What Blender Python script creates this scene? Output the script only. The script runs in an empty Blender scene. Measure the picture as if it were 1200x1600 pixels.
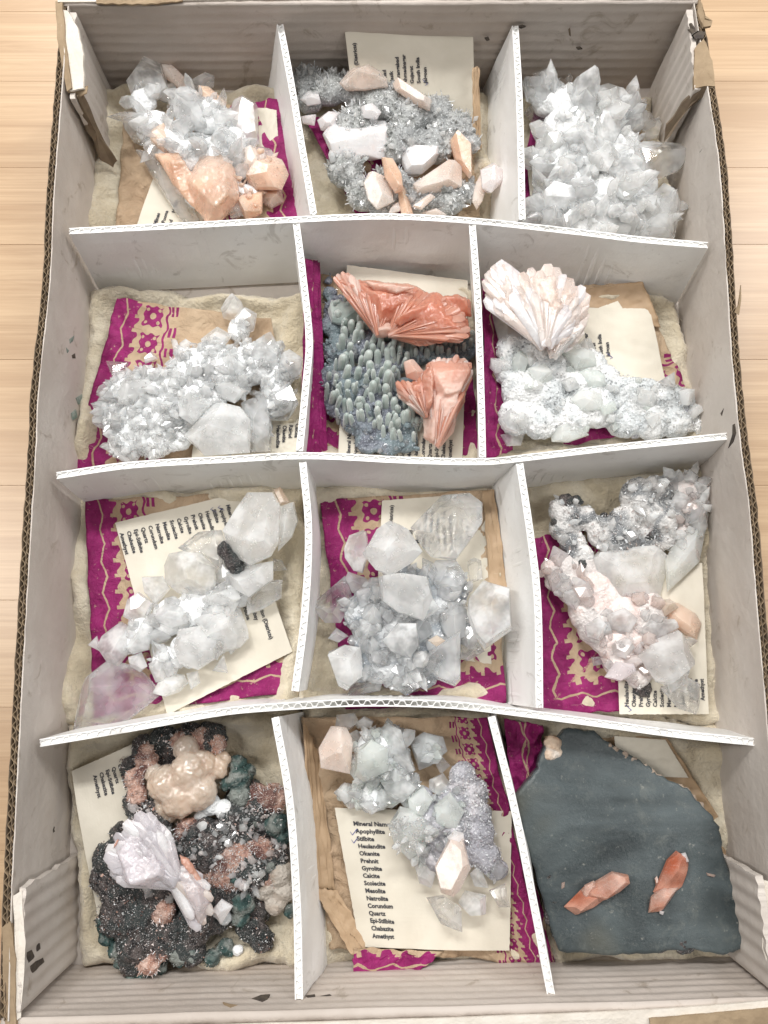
import bpy, bmesh, math, random
import numpy as np
from mathutils import Vector, Matrix, noise
C = bpy.data.collections.new('mineral_flat'); bpy.context.scene.collection.children.link(C)
sc = bpy.context.scene
rad = math.radians
CM = 0.01
# ---------------------------------------------------------------- camera, world, lamps, exposure
F, PITCH, CAMZ = 1250.0, 10.9, 37.0
cam = bpy.data.cameras.new('camera'); co = bpy.data.objects.new('camera', cam); C.objects.link(co)
co.location = (0, 0, CAMZ*CM); co.rotation_euler = (rad(PITCH), 0, 0)
cam.sensor_fit = 'VERTICAL'; cam.sensor_height = 32; cam.lens = 32*F/1600
cam.clip_start = 0.01; cam.clip_end = 20
cam.dof.use_dof = False
sc.camera = co
w = bpy.data.worlds.new('World'); sc.world = w; w.use_nodes = True
bg = w.node_tree.nodes['Background']; bg.inputs[0].default_value = (1.0, 0.985, 0.96, 1); bg.inputs[1].default_value = 0.15
def area(name, loc, size, power, col, tgt=(0, 0.08, 0)):
    l = bpy.data.lights.new(name, 'AREA'); l.shape = 'RECTANGLE'; l.size, l.size_y = size; l.energy = power; l.color = col
    o = bpy.data.objects.new(name, l); C.objects.link(o); o.location = loc
    o.rotation_euler = (Vector(tgt)-Vector(loc)).to_track_quat('-Z', 'Y').to_euler()
    return o
area('ceiling_lamp_left', (-1.05, 0.25, 1.6), (0.16, 1.0), 16, (1, .965, .93))
area('ceiling_lamp_right', (1.1, 1.15, 1.6), (0.16, 0.9), 16, (1, .985, .97))
area('ceiling_lamp_back', (-0.1, 0.72, 1.15), (0.7, 0.10), 11.5, (1, .99, .97), (0, .12, 0))
area('added_glint_lamp_far', (-0.55, 1.35, 1.5), (0.12, 0.8), 10, (1, .98, .95))  # added strip light, put in for more glints on the crystal facets
area('added_glint_lamp_near', (0.95, -0.2, 1.6), (0.12, 0.9), 7, (1, .98, .96))  # second added strip, also only there to make facets sparkle
sc.view_settings.view_transform = 'Standard'; sc.view_settings.look = 'None'; sc.view_settings.exposure = -0.05
sc.cycles.use_denoising = True
sc.cycles.max_bounces = 24; sc.cycles.diffuse_bounces = 14; sc.cycles.glossy_bounces = 6; sc.cycles.transmission_bounces = 14; sc.cycles.transparent_max_bounces = 24
sc.cycles.sample_clamp_indirect = 6
# ---------------------------------------------------------------- picture point + height -> place (cm)
_c, _s = math.cos(rad(PITCH)), math.sin(rad(PITCH))
def W(px, py, z):
    x, y, f = px-600, 800-py, -F
    dy = _c*y - _s*f; dz = _s*y + _c*f
    t = (z-CAMZ)/dz
    return Vector((x*t, dy*t, z))
FR = {'p': (0, 0, 1), 'r1': (0, 0, .4), 'r2': (400, 0, .35), 'r3': (760, 0, .3667), 'r4': (100, 330, 1/3), 'r5': (440, 360, .3),
      'r6': (720, 360, .4), 'r7': (60, 700, .3667), 'r8': (450, 700, .3417), 's1': (780, 680, .35), 's2': (60, 1100, .3667),
      's3': (430, 1080, .375), 's4': (770, 1100, .3583)}
def WF(fr, x, y, z):
    ox, oy, k = FR[fr]; return W(ox+x*k, oy+y*k, z)
# ---------------------------------------------------------------- node helper
class V:
    def __init__(s, g, sock): s.g = g; s.s = sock
    def _m(s, op, o=None, o2=None): return s.g.math(op, s, o, o2)
    def __add__(s, o): return s._m('ADD', o)
    def __sub__(s, o): return s._m('SUBTRACT', o)
    def __mul__(s, o): return s._m('MULTIPLY', o)
    __radd__ = __add__; __rmul__ = __mul__
    def lt(s, o): return s._m('LESS_THAN', o)
    def gt(s, o): return s._m('GREATER_THAN', o)
    def abs(s): return s._m('ABSOLUTE')
    def sin(s): return s._m('SINE')
    def mod(s, o): return s._m('FLOORED_MODULO', o)
    def tri(s, p): return s._m('PINGPONG', p)
    def max(s, o): return s._m('MAXIMUM', o)
    def min(s, o): return s._m('MINIMUM', o)
    def step(s, a, b):
        n = s.g.n('ShaderNodeMapRange'); s.g.put(n.inputs[0], s); n.inputs[1].default_value = a; n.inputs[2].default_value = b
        n.interpolation_type = 'SMOOTHSTEP'; return V(s.g, n.outputs[0])
class G:
    def __init__(s, name):
        s.m = bpy.data.materials.new(name); s.m.use_nodes = True; s.t = s.m.node_tree
        s.b = s.t.nodes['Principled BSDF']; s.out = s.t.nodes['Material Output']
        s.co = V(s, s.n('ShaderNodeTexCoord').outputs['Object'])
    def n(s, typ): return s.t.nodes.new(typ)
    def put(s, sock, v):
        if isinstance(v, V): s.t.links.new(v.s, sock)
        elif v is not None:
            if hasattr(v, '__len__') and len(v) == 3 and sock.type == 'RGBA': v = (*v, 1)
            sock.default_value = v
    def math(s, op, a, b=None, c=None):
        n = s.n('ShaderNodeMath'); n.operation = op; s.put(n.inputs[0], a); s.put(n.inputs[1], b)
        if c is not None: s.put(n.inputs[2], c)
        return V(s, n.outputs[0])
    def noise(s, scale, detail=3, rough=.55, dist=0, vec=None, stretch=None):
        n = s.n('ShaderNodeTexNoise'); n.inputs['Scale'].default_value = scale; n.inputs['Detail'].default_value = detail
        n.inputs['Roughness'].default_value = rough; n.inputs['Distortion'].default_value = dist
        v = vec or s.co
        if stretch:
            mp = s.n('ShaderNodeMapping'); mp.inputs['Scale'].default_value = stretch; s.put(mp.inputs[0], v); v = V(s, mp.outputs[0])
        s.put(n.inputs['Vector'], v); return V(s, n.outputs['Fac'])
    def voro(s, scale, feat='F1', out='Distance', vec=None):
        n = s.n('ShaderNodeTexVoronoi'); n.feature = feat; n.inputs['Scale'].default_value = scale
        s.put(n.inputs['Vector'], vec or s.co); return V(s, n.outputs[out])
    def wave(s, scale, axis='X', dist=2):
        n = s.n('ShaderNodeTexWave'); n.bands_direction = axis; n.inputs['Scale'].default_value = scale
        n.inputs['Distortion'].default_value = dist; s.put(n.inputs['Vector'], s.co); return V(s, n.outputs['Fac'])
    def mix(s, f, a, b):
        n = s.n('ShaderNodeMix'); n.data_type = 'RGBA'; s.put(n.inputs[0], f); s.put(n.inputs[6], a); s.put(n.inputs[7], b)
        return V(s, n.outputs[2])
    def rnd(s): return V(s, s.n('ShaderNodeObjectInfo').outputs['Random'])
    def bump(s, h, dist=.0005, strength=1.0):
        n = s.n('ShaderNodeBump'); n.inputs['Strength'].default_value = strength; n.inputs['Distance'].default_value = dist
        s.put(n.inputs['Height'], h); s.put(s.b.inputs['Normal'], V(s, n.outputs[0])); return s
    def set(s, **k):
        nm = {'col': 'Base Color', 'rough': 'Roughness', 'trans': 'Transmission Weight', 'ior': 'IOR', 'sss': 'Subsurface Weight',
              'coat': 'Coat Weight', 'coatr': 'Coat Roughness', 'sheen': 'Sheen Weight', 'metal': 'Metallic', 'spec': 'Specular IOR Level'}
        for a, v in k.items(): s.put(s.b.inputs[nm[a]], v)
        if 'sss' in k:
            s.b.inputs['Subsurface Radius'].default_value = (1, .9, .85); s.b.inputs['Subsurface Scale'].default_value = .006
        return s
M = {}
def obj_rand(g):           # shift texture space per object
    r = g.rnd(); n = g.n('ShaderNodeVectorMath'); n.operation = 'ADD'
    cb = g.n('ShaderNodeCombineXYZ'); g.put(cb.inputs[0], r*7.3); g.put(cb.inputs[1], r*3.1)
    g.put(n.inputs[0], g.co); g.put(n.inputs[1], V(g, cb.outputs[0])); return V(g, n.outputs[0])
def gemmat(name, c1, c2, t0, t1, rough=.08, veil=120, streak=None, sss=.8, a0=.9, a1=1.0, gloss=1.0, tl=.36):
    g = G(name); v = obj_rand(g)
    f = g.noise(veil*.5, 3, .55, 0, vec=v).step(.34, .66)          # milky and clear zones inside the crystal
    col = g.mix(g.noise(veil*.3, 2, vec=v).step(.3, .7), c1, c2)
    col = g.mix(g.noise(veil*9, 2, vec=v).step(.74, .80)*.5, col, (.35, .32, .28))   # tiny inclusions
    g.set(col=col, trans=f*(t1-t0)+t0, rough=g.noise(veil*2, 3, vec=v).step(.5, .62)*.18+rough, ior=1.5, sss=sss)
    lw = g.n('ShaderNodeLayerWeight'); lw.inputs[0].default_value = .35
    al = (f*-1+1)*(a1-a0)*.8+V(g, lw.outputs['Facing'])*(1-a0)*.75+a0
    if streak: h = g.noise(260, 4, .6, vec=v, stretch=streak)*1.0 + g.noise(1500, 2, vec=v)*.25
    else: h = g.noise(200, 3, .5, 0, vec=v)+g.noise(500, 2, .5, vec=v).step(.5, .54)*.12
    g.bump(h, .0003 if not streak else .0006, .5)
    gl = g.n('ShaderNodeBsdfGlossy'); gl.inputs['Roughness'].default_value = .24 if streak else .05; fr = g.n('ShaderNodeFresnel'); fr.inputs[0].default_value = 1.5
    mx = g.n('ShaderNodeMixShader'); bf = V(g, g.n('ShaderNodeNewGeometry').outputs['Backfacing']); g.put(mx.inputs[0], V(g, fr.outputs[0])*gloss*(bf*-1+1))
    tr = g.n('ShaderNodeBsdfTranslucent'); g.put(tr.inputs[0], col); m1 = g.n('ShaderNodeMixShader'); m1.inputs[0].default_value = tl
    g.t.links.new(g.b.outputs[0], m1.inputs[1]); g.t.links.new(tr.outputs[0], m1.inputs[2])
    tp = g.n('ShaderNodeBsdfTransparent'); m2 = g.n('ShaderNodeMixShader'); g.put(m2.inputs[0], al.min(1.0))
    g.t.links.new(tp.outputs[0], m2.inputs[1]); g.t.links.new(m1.outputs[0], m2.inputs[2])
    g.t.links.new(m2.outputs[0], mx.inputs[1]); g.t.links.new(gl.outputs[0], mx.inputs[2]); g.t.links.new(mx.outputs[0], g.out.inputs[0])
    M[name] = g.m
gemmat('clear', (.985, .985, .98), (.97, .975, .975), .5, .95, .03, a0=.42, a1=.9, tl=.14)
gemmat('glass', (.99, .99, .99), (.98, .985, .985), .7, .97, .015, a0=.5, a1=.9, tl=.05)
gemmat('milky', (.985, .98, .97), (.955, .96, .95), .1, .65, .1, a0=.86, a1=1, veil=170)
gemmat('ice', (.985, .985, .98), (.965, .972, .972), .2, .8, .05, a0=.5, a1=.95, veil=200, tl=.24)
gemmat('smoky', (.88, .88, .89), (.78, .80, .81), .4, .8, .06, a0=.45, a1=.85)
gemmat('green_white', (.94, .96, .93), (.88, .93, .89), .1, .5, .15, a0=.75, a1=1)
gemmat('peach', (.90, .60, .43), (.92, .72, .60), .1, .45, .16, streak=(1, 1, .3), sss=.7, gloss=.45, tl=.15)
gemmat('pale_peach', (.93, .83, .77), (.92, .74, .64), .08, .35, .18, streak=(1, .3, 1), sss=.7, gloss=.22, tl=.15)
gemmat('pearl', (.95, .92, .92), (.94, .85, .84), .04, .2, .22, streak=(.25, 1.2, 1), sss=.7, gloss=.45, tl=.15)
gemmat('salmon', (.72, .285, .18), (.80, .46, .35), .0, .12, .42, streak=(1.3, .35, 1), sss=.6)
gemmat('salmon_pale', (.88, .68, .59), (.76, .42, .32), .05, .2, .36, streak=(1.3, .3, 1), sss=.6, gloss=.2, tl=.15)
gemmat('rust_pale', (.62, .30, .21), (.74, .50, .42), .05, .3, .24, veil=300, streak=(.6, 1.6, 1), gloss=.3, tl=.15)
gemmat('rust_crystal', (.50, .13, .06), (.72, .40, .30), .05, .3, .18, veil=260, streak=(.6, 1.2, 1), sss=.1, gloss=.45, tl=.15)
gemmat('lilac', (.88, .82, .83), (.78, .73, .77), .2, .5, .2, streak=(1.2, .5, 1), sss=.6, gloss=.45, tl=.15)
gemmat('cream', (.84, .66, .52), (.90, .80, .70), .05, .25, .25, sss=.7)
gemmat('pink_grey', (.90, .78, .73), (.86, .82, .82), .2, .6, .12)
def rockmat(name, cols, scale=180, rough=.7, speck=None, bumpd=.0012, spec=.5):
    g = G(name)
    a = g.noise(scale, 5, .65, .4).step(.38, .62); b = g.noise(scale*.4, 3, .5, .6).step(.42, .6)
    col = g.mix(b, g.mix(a, cols[0], cols[1]), cols[2])
    if speck: col = g.mix(g.noise(scale*8, 2, .5).step(.60, .68), col, speck)
    g.set(col=col, rough=rough, spec=spec)
    g.bump(g.noise(scale*3.5, 5, .7)+g.voro(scale*4)*.5, bumpd, .8); M[name] = g.m
rockmat('grey_druse', ((.26, .27, .26), (.52, .53, .52), (.36, .37, .37)), speck=(.8, .82, .82), rough=.4)
rockmat('white_druse', ((.84, .85, .86), (.92, .93, .93), (.74, .77, .79)), rough=.3)
rockmat('snow_rock', ((.82, .83, .83), (.88, .885, .88), (.62, .65, .66)), speck=(.9, .9, .9), rough=.8)
rockmat('snow_dark', ((.25, .26, .28), (.66, .64, .67), (.40, .40, .44)), speck=(.8, .8, .82), rough=.8)
rockmat('pink_rock', ((.74, .60, .56), (.84, .78, .75), (.66, .62, .60)), speck=(.85, .82, .82), rough=.35)
rockmat('mottled', ((.62, .61, .60), (.80, .78, .76), (.20, .21, .22)), speck=(.85, .85, .84), rough=.4, scale=230)
rockmat('black_druse', ((.014, .014, .016), (.12, .10, .095), (.045, .055, .055)), speck=(.42, .38, .36), rough=.4, scale=300, bumpd=.002)
rockmat('brown_fuzz', ((.44, .24, .18), (.62, .44, .37), (.15, .07, .06)), speck=(.74, .60, .52), rough=.8, scale=260)
rockmat('teal', ((.02, .05, .048), (.06, .115, .105), (.24, .26, .24)), rough=.7, scale=300)
rockmat('tan_rock', ((.46, .36, .28), (.34, .27, .22), (.55, .50, .44)), rough=.5)
rockmat('cream_botryoid', ((.62, .42, .29), (.72, .56, .42), (.76, .68, .60)), rough=.25, bumpd=.0008)
rockmat('violet_rock', ((.10, .11, .14), (.24, .26, .31), (.18, .23, .25)), speck=(.5, .55, .6), rough=.35)
rockmat('icy_rock', ((.90, .91, .92), (.95, .96, .96), (.84, .86, .87)), speck=(.95, .95, .95), rough=.25)
rockmat('blue_ice_rock', ((.50, .52, .54), (.74, .755, .765), (.30, .33, .36)), speck=(.9, .92, .93), rough=.25)
g = G('chalcedony'); v = obj_rand(g)
lw = g.n('ShaderNodeLayerWeight'); lw.inputs[0].default_value = .45
g.set(col=g.mix(g.noise(150, 3, vec=v).step(.35, .65), (.36, .44, .41), (.60, .67, .62)), rough=.3, trans=.3, sss=.5, sheen=.9)
g.bump(g.noise(900, 3), .0002, .5); M['chalcedony'] = g.m
g = G('slab_face')
col = g.mix(g.noise(16, 4, .6, .5).step(.34, .64), (.022, .029, .031), (.075, .093, .096))
bnd = g.noise(26, 5, .6, .5, stretch=(.35, 1.4, 1)).step(.40, .70); col = g.mix(bnd*.75, col, (.11, .135, .142))
col = g.mix(g.noise(11, 3, .5, .4).step(.50, .66)*.8, col, (.095, .086, .058))
col = g.mix(g.noise(110, 6, .8, .4).step(.50, .72)*.45, col, (.16, .17, .155))
col = g.mix(g.noise(420, 3, .7).step(.64, .72)*.5, col, (.30, .30, .27))
col = g.mix(g.noise(34, 7, .8, 1.5).step(.66, .71)*.6, col, (.24, .20, .16))
g.set(col=col, rough=g.noise(70, 5, .7).step(.35, .7)*.3+.16, spec=.35); g.bump(g.noise(120, 8, .75), .0008, .6); M['slab_face'] = g.m
# paper, card, cotton, cardboard, divider
def simple(name, c1, c2, scale, rough=.8, bs=600, bd=.0002, stain=None, **k):
    g = G(name); col = g.mix(g.noise(scale, 4, .6, .3).step(.3, .7), c1, c2)
    if stain: col = g.mix(g.noise(stain[1], 6, .65, 1.0).step(stain[2], stain[2]+.1)*stain[3], col, stain[0])
    g.set(col=col, rough=rough, **k); g.bump(g.noise(bs, 5, .6), bd, .7); M[name] = g.m; return g
simple('box_white', (.53, .475, .425), (.62, .57, .52), 25, .75, 200, .0007, ((.34, .28, .22), 70, .60, .6))
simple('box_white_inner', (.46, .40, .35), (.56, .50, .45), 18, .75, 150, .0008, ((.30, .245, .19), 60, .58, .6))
simple('torn_white', (.74, .69, .62), (.66, .60, .52), 60, .9, 350, .0009)
simple('kraft', (.27, .195, .12), (.37, .275, .175), 90, .9, 600, .0004)
simple('kraft_dark', (.15, .11, .075), (.22, .165, .11), 120, .95, 600, .0003)
simple('ink_brown', (.05, .04, .035), (.10, .08, .06), 300, .9)
simple('green_mark', (.16, .22, .19), (.34, .38, .34), 300, .9)
simple('divider_board', (.82, .815, .80), (.87, .87, .855), 30, .42, 120, .0007, ((.46, .44, .41), 75, .58, .5))
simple('card_paper', (.62, .575, .48), (.68, .635, .54), 40, .7, 500, .00012, ((.55, .50, .40), 60, .66, .4))
simple('ink', (.025, .025, .03), (.06, .06, .07), 2000, .7)
simple('blue_ink', (.03, .04, .20), (.06, .08, .30), 2000, .6)
simple('kraft_paper', (.38, .26, .155), (.47, .33, .205), 50, .6, 200, .0005)
g = simple('cotton', (.56, .48, .34), (.72, .65, .51), 60, 1.0, 700, .002, ((.50, .42, .30), 45, .60, .5)); g.set(sheen=.5)
# printed bag: UV.x = distance from printed edge (cm), UV.y = along it (cm)
g = G('printed_bag'); uvn = g.n('ShaderNodeUVMap'); uvn.uv_map = 'UVMap'; sp = g.n('ShaderNodeSeparateXYZ'); g.t.links.new(uvn.outputs[0], sp.inputs[0])
wob = g.noise(260, 3)*.12-.06
d = V(g, sp.outputs[0])+wob; s = V(g, sp.outputs[1])+wob
band = d.lt((s*9.0).sin()*.11+1.45)
zig = (d-(s.tri(.7)*.35+.62)).abs().gt(.045)
sc2 = (d-1.15-(s*18).sin()*.05).abs().gt(.03)
blobs_ = d.gt(1.22)*((s*9.0+1.57).sin().gt(.72))
band = band*zig*(blobs_*-1+1)
cd = (d-2.25).abs(); cs = (s.mod(1.3)-.65)
sq = cd.lt((s*14).sin()*.05+.46)*cs.abs().lt((d*14).sin()*.05+.46)
hole = (cd*cd+cs*cs).gt(.022)
ax = cd-.3; ay = cs.abs()-.3; h2 = (ax*ax+ay*ay).gt(.007)
sq = sq*hole*h2
line2 = (d-3.0-(s*7).sin()*.06).abs().lt(.06)
row2 = (d.gt(3.15)*d.lt(3.6))*((s*6).sin().gt(.1))*((d-3.37).abs().gt(.06))
pr = band.max(sq).max(line2).max(row2)
wear = g.noise(500, 4, .7).step(.30, .36)
pr = pr*wear
kr = g.mix(g.noise(40, 4).step(.3, .7), (.44, .31, .20), (.53, .40, .27))
mg = g.mix(g.noise(120, 4).step(.3, .7), (.21, .007, .09), (.31, .016, .14))
g.set(col=g.mix(pr, kr, mg), rough=.5, spec=.35); g.bump(g.noise(110, 7, .68, 1.4), .0026, .9); M['printed_bag'] = g.m
# table wood
g = G('wood'); v = obj_rand(g)
gr = g.noise(14, 6, .65, 1.2, vec=v, stretch=(.30, 6, 1)); fine = g.noise(60, 5, .7, 0, vec=v, stretch=(.12, 14, 1))
col = g.mix(gr.step(.3, .7), (.60, .425, .26), (.43, .275, .155)); col = g.mix(fine.step(.4, .75)*.6, col, (.34, .21, .115))
col = g.mix(g.rnd()*.2+.1, col, (.60, .42, .26))
g.set(col=col, rough=.34, coat=.25, coatr=.3); g.bump(fine, .0001, .3); M['wood'] = g.m
# ---------------------------------------------------------------- object helpers (input in cm)
def tag(o, label=None, cat=None, group=None, kind=None):
    if label: o['label'] = label
    if cat: o['category'] = cat
    if group: o['group'] = group
    if kind: o['kind'] = kind
    return o
class Thing:
    def __init__(s, name, label, cat, origin, group=None):
        s.o = bpy.data.objects.new(name, None); C.objects.link(s.o); s.org = Vector(origin); s.o.location = s.org*CM
        s.o.empty_display_size = .01; tag(s.o, label, cat, group)
def mesh(name, verts, faces, mat, thing=None, parent=None, smooth=False, uv=None, kind=None, label=None):
    org = thing.org if thing else Vector((0, 0, 0))
    me = bpy.data.meshes.new(name)
    vs = (np.array([tuple(v) for v in verts], dtype=float)-np.array(org))*CM
    me.from_pydata(vs.tolist(), [], [tuple(f) for f in faces]); me.update()
    if uv is not None:
        ul = me.uv_layers.new(name='UVMap')
        for l in me.loops: ul.data[l.index].uv = uv[l.vertex_index]
    if isinstance(mat, (list, tuple)):
        for m in mat: me.materials.append(M[m])
    else: me.materials.append(M[mat])
    if smooth: me.polygons.foreach_set('use_smooth', [True]*len(me.polygons))
    o = bpy.data.objects.new(name, me); C.objects.link(o)
    if parent: o.parent = parent
    elif thing: o.parent = thing.o
    if kind: o['kind'] = kind
    if label: o['label'] = label
    return o
def hull(pts):
    bm = bmesh.new()
    for p in pts: bm.verts.new(p)
    r = bmesh.ops.convex_hull(bm, input=bm.verts)
    bmesh.ops.delete(bm, geom=[v for v in bm.verts if not v.link_faces], context='VERTS')
    bmesh.ops.recalc_face_normals(bm, faces=bm.faces)
    bm.verts.ensure_lookup_table(); bm.verts.index_update()
    vs = [v.co.copy() for v in bm.verts]; fs = [[v.index for v in f.verts] for f in bm.faces]; bm.free()
    return vs, fs
def grid_faces(nu, nv, off=0, flip=False):
    fs = []
    for j in range(nv-1):
        for i in range(nu-1):
            a = off+j*nu+i; f = (a, a+1, a+nu+1, a+nu); fs.append(f[::-1] if flip else f)
    return fs
def slab_grid(top, bot, nu, nv):     # closed sheet from two grids
    vs = list(top)+list(bot); n = nu*nv
    fs = grid_faces(nu, nv)+grid_faces(nu, nv, n, True)
    for i in range(nu-1):
        fs.append((i+1, i, n+i, n+i+1)); a = (nv-1)*nu+i; fs.append((a, a+1, n+a+1, n+a))
    for j in range(nv-1):
        a = j*nu; fs.append((a, a+nu, n+a+nu, n+a)); a = j*nu+nu-1; fs.append((a+nu, a, n+a, n+a+nu))
    return vs, fs
def resample(pts, n):
    pts = [Vector(p) for p in pts]; L = [0]
    for a, b in zip(pts, pts[1:]): L.append(L[-1]+(b-a).length)
    out = []
    for k in range(n):
        t = L[-1]*k/(n-1); i = max(j for j in range(len(pts)-1) if L[j] <= t+1e-9)
        u = (t-L[i])/(L[i+1]-L[i]); p0 = pts[max(i-1, 0)]; p1 = pts[i]; p2 = pts[i+1]; p3 = pts[min(i+2, len(pts)-1)]
        m1 = (p2-p0)/2 if i > 0 else (p2-p1); m2 = (p3-p1)/2 if i < len(pts)-2 else (p2-p1)
        d = (L[i+1]-L[i]); 
        m1 = m1.normalized()*d; m2 = m2.normalized()*d
        u2, u3 = u*u, u*u*u
        out.append(p1*(2*u3-3*u2+1)+m1*(u3-2*u2+u)+p2*(-2*u3+3*u2)+m2*(u3-u2))
    return out
def nz(x, y, z=0.0): return noise.noise(Vector((x, y, z)))
# ---------------------------------------------------------------- table
tb = Thing('wooden_table', 'pale varnished wooden tabletop of long horizontal staves under the cardboard box', 'table', (0, 8, -4.4))
rnd = random.Random(3)
y = -40.0
while y < 75:
    wd = rnd.uniform(4.2, 6.4); x = -60.0
    while x < 60:
        ln = rnd.uniform(40, 90); x1 = min(x+ln, 60); zt = -.42+rnd.uniform(-.002, .002); e = .0
        vs = []
        for (zz, ee) in ((-4.4, 0), (zt-.02, 0), (zt, e+.01)):
            vs += [(x+ee+.003, y+ee+.003, zz), (x1-ee-.003, y+ee+.003, zz), (x1-ee-.003, y+wd-ee-.003, zz), (x+ee+.003, y+wd-ee-.003, zz)]
        fs = [(3, 2, 1, 0), (8, 9, 10, 11)]
        for l in (0, 4):
            for i in range(4): fs.append((l+i, l+(i+1) % 4, l+4+(i+1) % 4, l+4+i))
        mesh('stave', vs, fs, 'wood', tb); x = x1
    y += wd
# ---------------------------------------------------------------- cardboard box
H = 5.5
box = Thing('cardboard_box', 'open white-lined corrugated cardboard flat holding twelve divided mineral specimens', 'box', (0, 9, -.4))
LT = [W(x, y, H) for x, y in ((108, 4), (97, 151), (85, 306), (79, 437), (61, 612), (57, 700), (45, 900), (34, 1100), (23, 1319), (19, 1400), (14, 1596))]
RT = [W(x, y, H) for x, y in ((1082, -6), (1105, 137), (1122, 250), (1132, 385), (1142, 550), (1157, 700), (1169, 785), (1180, 925), (1192, 1065), (1203, 1200), (1228, 1560))]
def wall_long(name, top, side):   # side -1 left / +1 right; outward offset = side*X
    n = 150; P = resample(top, n); P[0].y += .0
    rr = random.Random(5+side)
    part = bpy.data.objects.new(name, None)
    tk = .36
    def sheet(nm, off0, off1, mat, zt=0, par=None, jit=.04, z0=-.0):
        tp, bt = [], []
        rows = 8
        for off, L in ((off0, tp), (off1, bt)):
            for j in range(rows):
                for i, p in enumerate(P):
                    zz = z0+(H+zt-z0)*j/(rows-1)
                    bulge = .12*nz(p.y*.15, zz*.3, side*3)*math.sin(math.pi*j/(rows-1)) if j < rows-1 else 0
                    jj = jit*nz(p.y*1.7, off*9, side)+jit*.6*nz(p.y*6, off*9, 2) if j == rows-1 else 0
                    L.append(Vector((p.x+side*(off)+bulge, p.y, zz+jj)))
        if side < 0: tp, bt = bt, tp
        vs, fs = slab_grid(tp, bt, n, rows)
        return mesh(nm, vs, fs, mat, box, par)
    inner = sheet(name, 0, .045, 'box_white', 0, None, .05)
    sheet('liner', .17, .195, 'kraft_dark', -.05, inner, .08)  # this and the outer liner darkened: shade of the flute gaps in the colour
    sheet('outer_liner', .345, .37, 'kraft_dark', -.04, inner, .08, -.4)
    for a0, a1, ph in ((.05, .165, 0), (.2, .33, 1.3)):
        Pn = resample(top, 1100); tp = []
        Lc = 0; prev = Pn[0]
        col = []
        for p in Pn:
            Lc += (p-prev).length; prev = p
            wv = .5+.5*math.sin(Lc/.40*2*math.pi+ph+.8*nz(Lc*.7, ph))
            col.append((p.x+side*(a0+(a1-a0)*wv), p.y, Lc))
        m = len(col); th = .02
        vs = []; fs = []
        for sgn in (0, th):
            for z in (H-1.3, H-.06):
                for (x, y, l) in col: vs.append((x+side*sgn, y, z+(.05*nz(l*4, ph) if z > H-1 else 0)))
        for i in range(m-1):
            a, b, c2, d2 = i, m+i, 2*m+i, 3*m+i
            fs += [(a, a+1, b+1, b), (c2+1, c2, d2, d2+1), (b, b+1, d2+1, d2)]
        mesh('fluting', vs, fs, 'kraft', box, inner)
    return inner
lw = wall_long('side_wall', LT, -1); rw = wall_long('side_wall', RT, 1)
def end_wall(name, p0, p1, out, ztop=H, seed=0, off=0):   # ridged wall, flutes along X
    nu, nv = 120, 60; tp, bt = [], []
    for k, L in ((0, tp), (1, bt)):
        for j in range(nv):
            for i in range(nu):
                u, v_ = i/(nu-1), j/(nv-1); p = p0.lerp(p1, u); z = ztop*v_
                rid = .030*math.sin(z/.58*2*math.pi+.9*nz(u*3, seed))*(.6+.5*nz(u*4, z*.7, seed))+.05*nz(u*6, z*.4, seed+5)
                edge = .05*nz(u*22, seed)+.03*nz(u*70, seed) if j == nv-1 else 0
                L.append(Vector((p.x, p.y+out*(.35*k)+(rid if k == 0 else 0)+off, z+edge)))
    if out > 0: tp, bt = bt, tp
    vs, fs = slab_grid(tp, bt, nu, nv)
    if out > 0: pass
    return mesh(name, vs, fs, 'box_white_inner', box, smooth=True)
bl, br = Vector((LT[0].x-.3, 29.6, 0)), Vector((RT[0].x+.3, 29.75, 0))
fl, fr_ = Vector((LT[-1].x-.35, -12.45, 0)), Vector((RT[-1].x+.35, -11.75, 0))
bw = end_wall('end_wall', bl, br, 1, H, 1); fw = end_wall('end_wall', fl, fr_, -1, H-.15, 2)
# folded-over top lips of the end walls
def strip(name, pts, width, mat, parent=None, jit=.08, th=.09, seed=0, drop=0.0, nw=6):   # pts along length (cm), width vector
    n = 90; P = resample(pts, n); tp, bt = [], []
    for j in range(nw):
        for i, p in enumerate(P):
            w_ = width(i/(n-1)) if callable(width) else width
            f = j/(nw-1); jj = jit*nz(i*.23, seed, j*.1) if j in (0, nw-1) else 0
            q = p+w_*f*(1+jj*2)+Vector((0, 0, -drop*f*f+.05*nz(i*.15, j*.5, seed)))
            tp.append(q); bt.append(q-Vector((0, 0, th)))
    vs, fs = slab_grid(tp, bt, n, nw)
    return mesh(name, vs, fs, mat, box, parent, smooth=False)
strip('folded_lip', [W(90, 3, H+.12), W(500, -3, H+.1), W(1090, -4, H+.12)], Vector((0, .8, 0)), 'torn_white', bw, seed=4)
strip('folded_lip', [W(150, 5, H+.16), W(230, 6, H+.18), W(285, 1, H+.16)], Vector((0, .35, 0)), 'kraft', bw, seed=6)
strip('folded_lip', [W(6, 1608, H), W(400, 1600, H), W(1015, 1578, H), W(1240, 1560, H)], Vector((0, -1.1, 0)), 'torn_white', fw, seed=9, drop=.2)
strip('folded_lip', [W(1015, 1592, H+.1), W(1120, 1583, H+.1), W(1240, 1572, H+.1)], Vector((.1, -1.2, 0)), 'kraft', fw, seed=11, drop=.2, jit=.12)
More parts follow.
